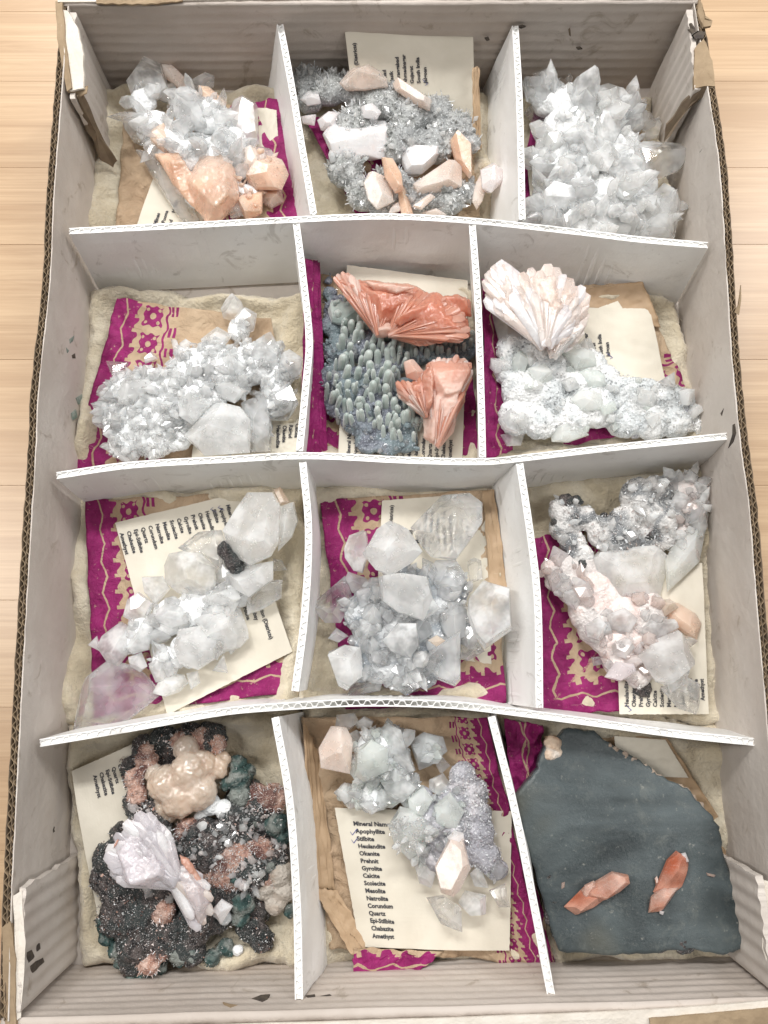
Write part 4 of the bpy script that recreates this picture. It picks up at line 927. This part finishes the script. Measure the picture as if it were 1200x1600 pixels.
S.mass('rusty_mass', 'salmon', [([(608, 800), (640, 790), (745, 780), (800, 900), (745, 985), (620, 870)], [(660, 820), (740, 830), (740, 920)], .5, 2.8),
  ([(740, 740), (770, 690), (800, 760), (790, 900), (750, 940), (720, 840)], None, .6, 3.1)], disp=((.2, .5), (.08, .2)), smooth=3)
S.gem('salmon_pale', [(635, 690), (690, 668), (742, 730), (712, 785), (650, 765)], None, h=.4, z=3.0)
S.sheaf(['salmon'], (555, 548), [(740, 590), (860, 570), (975, 555), (980, 500), (950, 445), (890, 395), (830, 350), (770, 325), (700, 300), (640, 300)], 24, 42, 3.38, th=.06, w0=.5, layers=(1, .8))
S.sheaf(['salmon', 'salmon', 'salmon_pale'], (500, 548), [(275, 245), (310, 232), (350, 240), (390, 262), (440, 275), (490, 285), (560, 285), (620, 300)], 16, 40, 3.25, th=.06, w0=.55, layers=(1, .8))
S.sheaf(['salmon_pale', 'salmon', 'salmon_pale', 'pale_peach'], (810, 1128), [(750, 720), (790, 675), (850, 668), (910, 662), (968, 672), (985, 740), (950, 830), (930, 900)], 17, 42, 3.0, th=.06, w0=.55, layers=(1, .8))
S.sheaf(['salmon', 'salmon_pale'], (755, 975), [(612, 850), (612, 800), (650, 792), (700, 795), (735, 740), (765, 710)], 11, 38, 2.95, th=.11, w0=.4)
# --- second row right: snowy mineral, peach fan
S = Spec('r6', 'snowy white crusted mineral with a pale peach crystal fan on its upper left', 6, (500, 560), 1.3)
S.blobs('rock', 'snow_rock', [(200, 470, 70), (190, 560, 65), (290, 470, 80), (330, 540, 90), (240, 620, 90), (430, 500, 70), (500, 530, 75), (560, 590, 70), (330, 650, 90), (440, 620, 80), (220, 730, 80), (310, 740, 85), (420, 730, 90), (530, 690, 90), (640, 640, 80), (720, 650, 75), (800, 650, 70), (860, 670, 60), (640, 740, 80), (740, 750, 80), (840, 750, 70), (920, 755, 40), (300, 400, 80), (330, 330, 70)], zs=.75, disp=((.3, .7), (.14, .2)))
S.blobs('dark_seam', 'snow_dark', [(420, 590, 46, .25), (380, 690, 40, .25), (680, 770, 45, .1), (880, 700, 30, .35), (890, 750, 28, .3), (560, 660, 20, .4), (770, 730, 26, .4)], zs=.6)
S.cover(6500, ['snow_rock', 'snow_rock', 'white_druse', 'mottled'], .05, .16, 'flake', sink=.1, asp=(1, 1.4), B=S.B[:22])
S.cover(50, ['green_white', 'milky', 'milky'], .2, .6, 'cube', parts=40, sink=.6, B=S.B[:22])
S.gems('green_white', [[(200, 500), (225, 468), (270, 500), (250, 560), (205, 560)], [(430, 660), (460, 625), (550, 640), (560, 700), (470, 705)], [(395, 475), (440, 455), (520, 480), (530, 530), (450, 540)], [(350, 780), (400, 745), (500, 800), (420, 828), (355, 825)], [(450, 560), (500, 530), (580, 560), (570, 620), (480, 620)], [(540, 690), (600, 665), (610, 700), (560, 725)], [(260, 540), (330, 520), (360, 580), (300, 610)]], dz=.2)
S.gems('ice', [[(145, 740), (200, 690), (240, 720), (230, 800), (170, 780)], [(155, 800), (200, 790), (250, 800), (235, 840), (180, 842)], [(900, 740), (935, 705), (952, 790), (920, 798)]])
S.gem('smoky', [(120, 322), (160, 320), (230, 370), (280, 430), (200, 510), (150, 440)], z=1.9, h=.35)
S.gem('clear', [(770, 592), (835, 552), (838, 612), (800, 608)], z=2.4, h=.3)
nb = len(S.B)
S.mass('sheaf_body', 'pale_peach', [([(106, 270), (103, 175), (130, 140), (200, 150), (235, 230), (330, 430), (270, 395), (180, 345)], [(150, 220), (200, 200), (260, 340)], .6, 3.1),
  ([(225, 200), (250, 160), (340, 153), (380, 175), (412, 205), (430, 260), (400, 360), (350, 460), (300, 420)], [(280, 220), (370, 220), (350, 380)], .75, 3.2),
  ([(400, 240), (440, 225), (482, 240), (487, 290), (482, 360), (450, 440), (400, 470), (350, 450)], [(430, 280), (450, 350), (400, 420)], .6, 3.0)], vox=.05, smooth=4, disp=((.22, .5), (.1, .16)))
S.sheaf(['pale_peach', 'pale_peach', 'pale_peach', 'pearl'], (335, 455), [(108, 275), (104, 220), (112, 170), (140, 143), (185, 150), (225, 185), (250, 165), (300, 155), (345, 156), (385, 178), (412, 210), (425, 235), (470, 236), (484, 270), (478, 320), (478, 365), (455, 410), (425, 450)], 24, 74, 3.35, th=.065, w0=.75, jl=.07, dome=.4, layers=(1, .84, .66))
S.fan(['ice', 'pale_peach'], (360, 500), [(450, 400, 40), (420, 370, 40), (385, 360, 40), (340, 380, 40), (470, 380, 36)], z=3.3, th=.15, w0=.7)
# --- third row left
S = Spec('r7', 'large translucent white crystals with one black patch, third row left cell', 7, (620, 700), 1.5)
S.blobs('rock', 'icy_rock', [(450, 780, 62), (560, 720, 80), (660, 700, 85), (760, 660, 80), (840, 620, 70), (640, 860, 75), (740, 820, 75), (540, 900, 55), (380, 830, 50), (900, 560, 60), (860, 470, 60)], zs=.7)
S.gem('milky', [(785, 350), (840, 260), (890, 190), (1000, 190), (1030, 240), (1025, 400), (990, 460), (900, 500), (850, 470), (800, 400)], [(880, 260), (990, 250), (960, 400), (870, 380)], h=.9, z=3.0)
S.gems('milky', [[(1030, 250), (1090, 230), (1105, 310), (1080, 380), (1020, 440)], [(790, 520), (900, 500), (1000, 470), (1000, 560), (900, 640), (830, 600)], [(700, 640), (760, 600), (840, 590), (865, 640), (820, 670), (720, 670)]], z=2.5)
S.gem('cream', [(1000, 180), (1030, 165), (1070, 230), (1030, 245)], z=2.6)
S.gem('glass', [(590, 430), (680, 360), (780, 350), (800, 410), (780, 520), (700, 480)], z=2.1, h=.4)
o = S.blobs('black_patch', 'black_druse', [(800, 435, 40, .95), (835, 480, 44, .9), (850, 525, 34, .85)], zs=.8, vox=.04, disp=((.1, .2),))
S.cover(150, ['smoky', 'black_druse'], .04, .12, 'flake', B=S.B[-3:])
S.gem('ice', [(535, 500), (560, 450), (620, 438), (700, 450), (768, 510), (760, 590), (700, 650), (600, 625), (540, 570)], [(590, 490), (690, 500), (700, 570), (600, 580)], h=.9, dz=.5)
S.gem('milky', [(665, 690), (740, 640), (880, 670), (890, 760), (905, 800), (860, 850), (790, 870), (670, 740)], [(720, 690), (860, 700), (850, 800), (760, 780)], h=.9, dz=.3)
S.gem('milky', [(580, 850), (600, 770), (700, 755), (765, 820), (750, 900), (680, 945), (600, 920)], [(640, 800), (730, 830), (680, 900)], h=.8, dz=.5)
S.gems('ice', [[(450, 548), (530, 545), (560, 600), (500, 670), (455, 620)], [(362, 720), (380, 650), (430, 615), (490, 660), (470, 720), (400, 740)], [(250, 850), (270, 800), (350, 740), (400, 760), (380, 880), (340, 930), (290, 910)], [(210, 840), (250, 800), (268, 870)],
  [(370, 850), (440, 740), (490, 760), (470, 860), (400, 880)], [(385, 890), (440, 870), (465, 930), (430, 957), (395, 940)], [(500, 690), (560, 650), (640, 690), (640, 750), (570, 770), (500, 740)], [(470, 930), (500, 895), (545, 920), (540, 990), (500, 1000)],
  [(485, 1045), (530, 960), (620, 965), (640, 1000), (600, 1040), (540, 1060)], [(630, 960), (680, 950), (690, 1000), (650, 1030)], [(740, 950), (790, 880), (808, 960)], [(780, 820), (850, 760), (880, 820), (820, 880)]], dz=.15)
S.gems('clear', [[(880, 600), (960, 560), (1040, 560), (1035, 640), (950, 690), (890, 710)], [(1000, 470), (1040, 480), (1060, 520), (1000, 525)], [(790, 540), (860, 560), (850, 620), (800, 600)]], z=2.1)
S.gem('glass', [(130, 1210), (150, 1100), (200, 980), (300, 900), (450, 940), (540, 1040), (450, 1110), (340, 1200), (240, 1215)], [(250, 1010), (420, 1000), (330, 1120), (220, 1150)], z=1.95, h=.55)
S.cover(110, ['ice', 'clear', 'clear'], .18, .85, parts=80, B=S.B[:11], jit=.8, sink=.5)
# --- third row middle
S = Spec('r8', 'cluster of big blocky clear crystals on blue-grey druse, middle of third row', 8, (560, 780), 1.4)
S.blobs('rock', 'blue_ice_rock', [(350, 760, 100), (430, 700, 100), (400, 860, 110), (500, 820, 120), (440, 960, 110), (560, 960, 110), (340, 1000, 80), (620, 860, 120), (680, 960, 90), (700, 760, 110), (640, 640, 100), (740, 640, 90), (540, 620, 90), (780, 820, 80), (620, 1040, 60), (500, 1050, 60)], zs=.75)
S.cover(380, ['clear', 'ice', 'smoky', 'clear'], .12, .7, 'apo', parts=120, jit=1, sink=.45)
S.gem('glass', [(560, 360), (620, 300), (700, 215), (830, 205), (890, 250), (890, 340), (830, 430), (770, 510), (650, 500), (600, 440)], [(680, 290), (830, 260), (820, 380), (700, 420)], h=.8, z=2.5)
S.gem('milky', [(342, 485), (400, 380), (465, 335), (550, 370), (615, 470), (560, 540), (480, 590), (400, 555)], [(400, 470), (470, 380), (550, 420), (560, 500), (470, 530)], h=.9, z=3.7)
S.gem('ice', [(256, 460), (280, 400), (345, 375), (395, 400), (370, 480), (380, 580), (300, 560), (260, 500)], z=2.8, h=.7)
S.gem('milky', [(415, 590), (520, 575), (640, 590), (665, 700), (620, 790), (500, 750), (430, 700)], [(460, 620), (620, 615), (610, 730), (500, 700)], h=.9, z=3.5)
S.gem('ice', [(620, 790), (660, 680), (697, 735)], z=3.3)
S.gem('ice', [(830, 680), (890, 605), (1015, 640), (1025, 830), (900, 920), (850, 850), (820, 760)], [(880, 660), (990, 670), (980, 800), (890, 840)], h=.9, z=3.3)
S.gem('milky', [(180, 950), (200, 890), (260, 900), (330, 870), (345, 1040), (270, 1110), (230, 1090)], [(230, 930), (320, 920), (280, 1040)], h=.7, z=2.7)
S.gem('ice', [(430, 880), (500, 800), (590, 800), (600, 900), (560, 960), (470, 930)], h=.7, z=3.3)
S.gem('clear', [(600, 980), (680, 900), (790, 830), (790, 1060), (745, 1110), (690, 1060), (640, 1040)], h=.7, z=3.0)
S.gems('clear', [[(650, 560), (680, 505), (760, 500), (810, 580), (790, 680), (700, 680), (650, 620)], [(818, 520), (850, 500), (885, 515), (890, 600), (830, 620)], [(260, 600), (275, 565), (350, 590), (400, 640), (350, 690), (290, 660)], [(220, 690), (260, 675), (310, 730), (270, 760), (230, 740)],
  [(180, 870), (220, 820), (280, 860), (230, 890)], [(680, 720), (760, 700), (820, 740), (810, 860), (740, 900), (690, 800)]], dz=.1)
S.gems('glass', [[(95, 720), (190, 640), (260, 580), (300, 700), (240, 800), (170, 800)], [(800, 880), (850, 850), (900, 930), (820, 975), (790, 960)], [(260, 1145), (300, 1070), (440, 1050), (420, 1110)], [(440, 1060), (560, 1040), (620, 1090), (540, 1135)]], z=2.0, h=.45)
S.gem('cream', [(640, 880), (680, 855), (720, 880), (680, 910)], z=3.7, h=.25)
# --- third row right
S = Spec('s1', 'pink-grey mineral with black spots and milky blocks, third row right cell', 9, (560, 680), 1.4)
S.blobs('rock', 'mottled', [(290, 340, 75), (280, 410, 65), (380, 370, 60), (470, 430, 80), (560, 390, 80), (620, 270, 85), (700, 250, 75), (720, 380, 85), (650, 450, 60), (540, 460, 80), (740, 460, 60), (330, 480, 60), (360, 540, 60)], zs=.8)
nb = len(S.B)
S.blobs('pink_mass', 'pink_rock', [(830, 240, 75), (850, 330, 75), (840, 430, 70), (820, 500, 45), (240, 600, 55), (300, 600, 70), (340, 690, 85), (390, 780, 90), (440, 860, 90), (500, 920, 90), (540, 1010, 80), (620, 1070, 60), (560, 800, 100), (660, 780, 90), (640, 900, 90), (720, 950, 90), (240, 660, 40), (370, 600, 70), (430, 680, 80), (500, 740, 80), (600, 730, 70)], zs=.7)
for bb in [(300, 300, 40, .45), (250, 390, 20, .5), (345, 290, 26, .4), (470, 365, 20, .5), (570, 320, 16, .5), (665, 452, 22, .5), (370, 575, 24, .5), (600, 250, 24, .5), (262, 440, 12, .5), (640, 1130, 45, -.3), (780, 460, 16, .4)]:
    S.blobs('black_spot', 'black_druse', [bb, (bb[0]+bb[2]*.6, bb[1]+bb[2]*.3, bb[2]*.6, bb[3])], zs=.9, vox=.05, disp=((.2, .25),))
S.cover(1400, ['white_druse', 'milky', 'pink_grey', 'mottled'], .05, .22, 'flake', B=S.B[:nb])
S.cover(60, ['milky', 'ice'], .15, .5, 'apo', parts=40, B=S.B[:nb])
S.cover(80, ['ice', 'clear', 'pink_grey'], .2, .7, 'apo', parts=60, B=S.B[nb:nb+4], jit=.9)
S.cover(130, ['pink_grey', 'clear', 'pink_grey'], .15, .7, 'apo', parts=70, B=S.B[nb+4:nb+16], jit=1, sink=.5)
S.gems('ice', [[(290, 700), (350, 680), (380, 730), (340, 780), (295, 750)], [(380, 850), (440, 810), (490, 860), (450, 920), (390, 900)], [(480, 800), (560, 770), (620, 820), (580, 880), (500, 870)], [(500, 930), (560, 900), (610, 950), (570, 1000), (510, 980)]], dz=.15)
S.gem('milky', [(400, 570), (440, 520), (560, 500), (680, 490), (765, 545), (720, 735), (650, 750), (490, 752), (440, 680)], [(470, 560), (700, 540), (680, 700), (520, 700)], h=.7, dz=.3)
S.gems('ice', [[(760, 190), (800, 150), (830, 200), (790, 215)], [(820, 200), (850, 148), (890, 180), (880, 215)], [(870, 210), (925, 215), (928, 240), (890, 265)], [(880, 290), (920, 305), (890, 340)], [(880, 360), (915, 360), (910, 400), (870, 440)], [(820, 350), (870, 340), (880, 390), (830, 400)]], dz=.2)
S.gem('peach', [(700, 740), (800, 750), (880, 800), (903, 840), (880, 920), (820, 880), (740, 820)], h=.5, dz=.1)
S.gem('cream', [(690, 740), (760, 730), (800, 770), (740, 810)], h=.4, dz=.1)
S.gem('milky', [(620, 985), (700, 910), (800, 870), (860, 930), (890, 1010), (760, 1120), (700, 1100)], [(700, 950), (820, 920), (850, 1000), (740, 1070)], h=.8, dz=.4)
S.gem('ice', [(620, 880), (680, 820), (780, 820), (800, 860), (700, 910)], dz=.4)
S.gem('clear', [(720, 1130), (800, 1060), (880, 1100), (892, 1200), (880, 1247), (800, 1220)], h=.5, z=2.2)
S.gem('clear', [(730, 1080), (790, 1050), (850, 1040), (830, 1110), (760, 1150)], h=.5, z=2.6)
S.gem('green_white', [(750, 700), (900, 560), (940, 350), (910, 340), (800, 440), (740, 560)], z=1.95, h=.4)
S.gem('smoky', [(410, 990), (470, 985), (480, 1020), (420, 1030)], h=.25, dz=.1)
S.gem('lilac', [(470, 1080), (520, 1010), (600, 1020), (610, 1060), (540, 1100)], h=.3, dz=.2)
# --- bottom left
S = Spec('s2', 'dark druse mineral with teal rims, rusty tufts and a cream knob, bottom left cell', 10, (640, 680), 1.3)
S.blobs('rock', 'black_druse', [(460, 190, 60), (540, 150, 60), (640, 130, 55), (740, 150, 65), (390, 260, 45), (310, 660, 75), (280, 740, 60), (350, 780, 90), (330, 900, 80), (430, 900, 100), (430, 1000, 90), (540, 970, 90), (660, 940, 80), (760, 900, 70), (950, 1000, 55), (900, 960, 50), (400, 1090, 60), (640, 1040, 70), (560, 700, 120), (700, 600, 110), (480, 500, 90), (850, 520, 90), (960, 440, 80), (450, 620, 100), (900, 700, 90), (1000, 640, 70), (860, 830, 90, -.4), (720, 820, 110, -.4), (480, 840, 120, -.35), (960, 560, 80, -.3), (620, 300, 130, -.7), (880, 400, 80, -.4), (930, 860, 70, -.4), (420, 420, 60, -.2), (350, 560, 50, -.2)], zs=.72, disp=((.5, .7), (.25, .25)))
n0 = len(S.B)
S.blobs('rusty_tuft', 'brown_fuzz', [(410, 320, 45, .3), (420, 385, 45, .3), (640, 550, 60, .3), (700, 590, 60, .2), (750, 650, 60, .3), (830, 660, 65, .3), (900, 690, 55, .2), (780, 730, 60, .2), (860, 740, 50, .3), (530, 880, 52, .5), (470, 1100, 50, .3), (520, 1060, 35, .4), (1000, 400, 60, .3), (760, 170, 40, .4), (780, 790, 40), (560, 640, 60, .2), (940, 620, 55, .2), (960, 420, 50, .3), (600, 160, 40, .3), (690, 690, 60, .2), (460, 200, 34, .4), (820, 560, 50, .2), (380, 820, 40, .3), (680, 560, 70, .1), (860, 640, 80, .1), (820, 720, 70, .1), (960, 640, 60, .1), (930, 400, 60, .1), (620, 620, 60, .1), (460, 240, 50, .2), (700, 150, 50, .2), (960, 740, 50, .1)], zs=.6, lift=.18, disp=((.22, .35), (.12, .12)))
n1 = len(S.B)
S.blobs('teal_rim', 'teal', [(855, 320, 48, .4), (860, 390, 46, .4), (800, 340, 28, .4), (1010, 510, 48, .4), (1040, 560, 36, .3), (930, 480, 40, .3), (870, 850, 46, .3), (860, 910, 40, .2), (280, 930, 34, .1), (290, 990, 32, .1), (330, 1050, 34), (360, 1100, 34), (400, 1150, 34), (460, 1170, 34), (520, 1120, 28), (600, 1070, 40, .3), (660, 1060, 36, .3), (740, 1080, 34), (800, 1040, 34), (725, 585, 18, .9), (835, 750, 20, .8), (990, 690, 28, .5), (850, 260, 40), (900, 290, 30), (1070, 880, 26)], zs=.9, vox=.055, disp=((.3, .3), (.1, .1)))
n2 = len(S.B)
S.blobs('tan_rock', 'tan_rock', [(1030, 720, 55, .1), (1050, 790, 50, 0), (1010, 850, 45, 0), (960, 780, 50, .1)], zs=.8)
S.blobs('cream_knob', 'cream', [(550, 340, 80, .5), (640, 300, 85, .55), (700, 260, 60, .5), (600, 400, 80, .5), (680, 370, 80, .5), (760, 270, 50, .4), (780, 240, 40, .3), (630, 190, 55, .4), (530, 440, 50, .3), (550, 470, 40, .3), (500, 300, 40, .4)], zs=.7, lift=.1, vox=.05, disp=((.26, .5), (.08, .12)))
S.blobs('white_tuft', 'snow_rock', [(730, 430, 45, .5), (790, 450, 40, .5), (820, 490, 35, .5), (690, 480, 30, .5), (770, 880, 34, .6), (790, 910, 30, .5), (985, 600, 30, .4), (880, 560, 44, .3), (920, 590, 36, .3), (850, 1050, 20, .2)], zs=.6, vox=.05)
S.cover(3000, ['pink_rock', 'black_druse', 'grey_druse', 'black_druse', 'brown_fuzz'], .04, .16, 'flake', B=S.B[:n0], sink=.1)
S.cover(2200, ['brown_fuzz', 'pink_rock', 'white_druse', 'brown_fuzz'], .05, .15, 'needle', B=S.B[n0:n1], sink=.1, asp=(1, 1.6))
S.cover(900, ['teal', 'teal', 'grey_druse'], .05, .14, 'flake', B=S.B[n1:n2])
S.cover(260, ['smoky', 'pink_grey', 'milky'], .1, .36, 'apo', parts=40, B=S.B[18:26])
S.cover(1500, ['snow_rock', 'pink_rock', 'snow_rock'], .04, .12, 'flake', B=S.B[19:26]+S.B[n0+2:n0+9]+S.B[n1-11:n1-3], sink=.1, up=.5)
S.cover(1000, ['snow_rock', 'white_druse'], .03, .08, 'flake', B=S.B[:16], sink=.1, up=.4)
S.mass('bow_tie_crystal', 'lilac', [([(322, 690), (318, 640), (355, 570), (395, 520), (430, 498), (500, 500), (550, 570), (600, 680), (600, 760), (500, 790), (380, 755), (335, 735)], [(400, 600), (480, 560), (540, 660), (480, 720)], .45, 3.4),
  ([(560, 740), (600, 690), (650, 700), (720, 790), (738, 850), (690, 965), (650, 900), (560, 810)], [(620, 750), (690, 830), (670, 900)], .45, 3.35)], vox=.045, smooth=3, disp=((.14, .5), (.05, .12)))
S.sheaf(['lilac', 'pearl', 'lilac'], (590, 765), [(335, 745), (314, 700), (308, 645), (330, 600), (352, 560), (388, 512), (430, 490), (480, 488), (510, 510), (540, 550)], 15, 74, 3.62, th=.055, w0=.9, layers=(1, .75), dome=.14)
S.sheaf(['lilac', 'pearl', 'pale_peach'], (560, 730), [(650, 700), (690, 745), (725, 795), (742, 850), (718, 900), (690, 965), (650, 910)], 8, 60, 3.55, th=.055, w0=1, layers=(1, .75), dome=.1)
S.mass('orange_edge', 'salmon', [([(296, 690), (304, 640), (345, 565), (390, 500), (425, 485), (420, 505), (370, 560), (335, 620), (325, 690)], None, .3, 3.6)]); S.mass('orange_edge', 'salmon', [([(600, 640), (640, 660), (720, 780), (700, 780), (610, 680)], None, .3, 3.5)], vox=.045, smooth=2)
S.gems('pearl', [[(735, 880), (780, 830), (830, 860), (780, 940)]], dz=.3)
# --- bottom middle
S = Spec('s3', 'glassy round crystals with two peach crystals over the readable label card', 11, (620, 560), 1.9)
S.blobs('rock', 'snow_dark', [(780, 360, 60), (830, 420, 60), (830, 510, 65), (850, 590, 65), (820, 660, 60), (880, 690, 60), (740, 460, 70), (740, 560, 80), (640, 560, 90), (680, 660, 80), (600, 640, 70), (560, 560, 70), (600, 460, 60), (920, 740, 45)], zs=.7)
n0 = len(S.B)
S.blobs('clear_mass', 'white_druse', [(420, 260, 95), (480, 220, 70), (500, 320, 70), (380, 330, 60), (540, 400, 60), (400, 440, 60), (300, 420, 35), (640, 240, 50)], zs=.8)
S.cover(1500, ['white_druse', 'lilac', 'snow_dark'], .05, .17, 'flake', B=S.B[:8], sink=.1)
S.cover(180, ['ice', 'clear', 'green_white'], .18, .6, 'apo', parts=80, B=S.B[n0:], jit=.8)
S.cover(90, ['ice', 'smoky', 'green_white'], .15, .4, 'apo', parts=40, B=S.B[6:n0])
S.gem('pale_peach', [(180, 235), (230, 145), (300, 150), (325, 200), (312, 345), (190, 320)], [(225, 190), (290, 190), (285, 300), (220, 290)], h=.55, z=3.2)
S.gem('pale_peach', [(665, 730), (740, 590), (780, 600), (815, 740), (770, 830), (740, 857), (690, 840)], [(740, 640), (780, 720), (720, 740), (740, 820)], h=.5, z=3.5)
S.gem('pearl', [(715, 610), (745, 583), (785, 590), (790, 620), (745, 640)], h=.35, z=3.4)
S.gems('ice', [[(330, 135), (370, 103), (410, 125), (400, 152), (340, 155)], [(430, 160), (470, 130), (525, 160), (585, 330), (540, 340), (430, 250)], [(440, 380), (540, 350), (600, 400), (540, 460), (480, 465)], [(245, 420), (290, 380), (330, 400), (320, 450), (290, 470)], [(350, 470), (400, 450), (440, 490), (400, 517)],
  [(640, 370), (700, 340), (740, 400), (690, 440), (640, 410)], [(810, 760), (850, 720), (890, 820), (830, 812)], [(760, 880), (790, 830), (880, 850), (880, 930), (810, 932)], [(580, 730), (620, 670), (670, 760), (650, 820), (600, 800)], [(295, 180), (340, 160), (370, 190), (330, 220)]], dz=.15)
S.gem('green_white', [(335, 250), (400, 200), (470, 240), (470, 330), (370, 378), (330, 350)], h=.6, dz=.3)
S.gems('smoky', [[(560, 210), (620, 170), (700, 190), (717, 250), (650, 310), (600, 330)], [(870, 720), (920, 690), (972, 740), (930, 790)], [(660, 290), (700, 275), (730, 310), (690, 345)]])
S.gems('green_white', [[(550, 440), (620, 400), (660, 450), (620, 520), (560, 500)], [(660, 480), (730, 420), (790, 500), (750, 580), (670, 560)]], dz=.3)
S.gem('green_white', [(470, 560), (520, 480), (600, 500), (655, 560), (645, 640), (560, 705), (500, 650)], [(520, 540), (600, 540), (610, 620), (540, 650)], h=.6, dz=.2)
S.cover(60, ['ice', 'clear'], .1, .35, 'apo', parts=10, B=[(WF('s3', 560, 590, 3.1), 85*S.k, .75)], up=.4)
S.gem('glass', [(630, 860), (700, 850), (775, 900), (780, 1000), (690, 970)], h=.4, z=2.3)
S.gem('clear', [(890, 830), (960, 800), (977, 900), (930, 900)], h=.4, z=2.5)
S.gem('clear', [(255, 100), (330, 90), (350, 130), (300, 170), (250, 150)], h=.4, z=2.4)
# --- bottom right: slab
S = Spec('s4', 'dark polished grey-green slab with two rusty crystals, bottom right cell', 12, (600, 650), 1.2)
out = [(335, 105), (440, 120), (520, 175), (640, 250), (760, 330), (850, 370), (930, 460), (990, 530), (1000, 640), (1060, 800), (1112, 990), (1090, 1068), (1000, 1092), (850, 1070), (700, 1085), (500, 1095), (290, 1080), (230, 900), (180, 720), (130, 560), (100, 400), (190, 280), (230, 170)]
def slabz(x, y): return 2.3+.5*(y/1090)+.15*(x/1100)
ring = []
for i in range(len(out)):
    a, b = out[i], out[(i+1) % len(out)]
    for k in range(6):
        f = k/6; x, y = a[0]+(b[0]-a[0])*f, a[1]+(b[1]-a[1])*f
        ring.append((x+9*nz(x*.03, y*.03, 1)+5*nz(x*.12, y*.12, 2), y+9*nz(x*.03, y*.03, 4)+5*nz(x*.12, y*.12, 5)))
cx, cy = 590, 640; vs = []; m = len(ring); levels = []
for f, dz in ((0.0, .0), (.25, 0), (.5, 0), (.7, 0), (.85, 0), (.96, 0), (.988, -.01), (1.0, -.06), (1.0, -.45), (.99, -.8), (.97, -1.05)):
    for x, y in ring:
        X, Y = cx+(x-cx)*f, cy+(y-cy)*f
        z = slabz(X, Y)+dz+.05*nz(X*.006, Y*.006, 3)+(.05*nz(x*.06, y*.06, dz*5) if f > .95 else 0)
        vs.append(WF('s4', X, Y, z) if dz > -.3 else Vector((*WF('s4', X, Y, slabz(X, Y)-.16).xy, z)))
fs = []
for j in range(10):
    for i in range(m): a, b = j*m+i, j*m+(i+1) % m; fs.append((a, b, b+m, a+m))
fs.append(tuple(range(10*m, 11*m)))
sl = mesh('slab', vs, [f[::-1] for f in fs], 'slab_face', S.th, smooth=True)
for k_, p_ in enumerate(sl.data.polygons): p_.use_smooth = k_ < 6*m
def on_slab(mat, o, t=None, h=.35, dz=.1, name='crystal'):
    x = sum(a for a, b in o)/len(o); y = sum(b for a, b in o)/len(o); S.gem(mat, o, t, h=h, z=slabz(x, y)+dz, name=name)
on_slab('rust_crystal', [(310, 885), (400, 795), (470, 790), (500, 840), (440, 885), (360, 920)], [(370, 850), (440, 810), (400, 880)], .32)
on_slab('rust_pale', [(385, 810), (520, 730), (590, 745), (597, 780), (560, 812), (450, 865), (400, 850)], [(440, 800), (560, 760), (500, 820)], .38, .15)
on_slab('rust_pale', [(400, 790), (440, 770), (470, 800), (420, 850), (392, 830)], None, .3, .25)
on_slab('rust_crystal', [(700, 820), (760, 680), (800, 640), (850, 668), (852, 700), (825, 795), (760, 850)], [(770, 720), (820, 690), (790, 790)], .4)
on_slab('rust_pale', [(678, 910), (690, 840), (740, 790), (810, 800), (770, 860), (730, 905)], [(710, 850), (770, 820)], .3)
on_slab('pearl', [(812, 655), (840, 648), (855, 685), (830, 690)], None, .3, .2)
on_slab('pearl', [(725, 900), (748, 905), (742, 920), (728, 915)], None, .1)
on_slab('rust_pale', [(706, 760), (716, 750), (722, 780), (710, 790)], None, .15)
on_slab('rust_pale', [(930, 735), (972, 745), (965, 755), (935, 748)], None, .06, 0)
on_slab('rust_pale', [(300, 780), (315, 775), (312, 800), (298, 808)], None, .08, 0)
S.z0 = 2.15
S.blobs('pale_knob', 'cream_botryoid', [(262, 180, 38, .0), (250, 215, 34, .0), (280, 210, 30, .0)], zs=.8, vox=.05)
nb = len(S.B)
S.blobs('crust', 'black_druse', [(265, 820, 30, .0), (268, 880, 36, .0), (262, 930, 36, .0), (275, 990, 28, .0), (250, 760, 20, .05), (770, 1030, 36, .15), (830, 1040, 46, .12), (735, 1055, 30, .15), (870, 1020, 26, .15), (330, 1062, 18, .1), (480, 1060, 26, .1)], zs=.3, vox=.05, disp=((.22, .3), (.12, .1)), lift=.36)
S.cover(160, ['grey_druse', 'black_druse', 'black_druse'], .03, .08, 'flake', B=S.B[nb:])
q = []
for a, b in zip(out[2:6], out[3:7]):
    for k in range(9): q.append((a[0]+(b[0]-a[0])*k/9-6+6*nz(k, a[0]), a[1]+(b[1]-a[1])*k/9+6+6*nz(k, a[1]), 11+6*nz(k*.7, a[0]*.1)))
S.blobs('pale_rim', 'tan_rock', q, zs=.5, vox=.045, disp=((.25, .25), (.1, .1)), lift=.22)
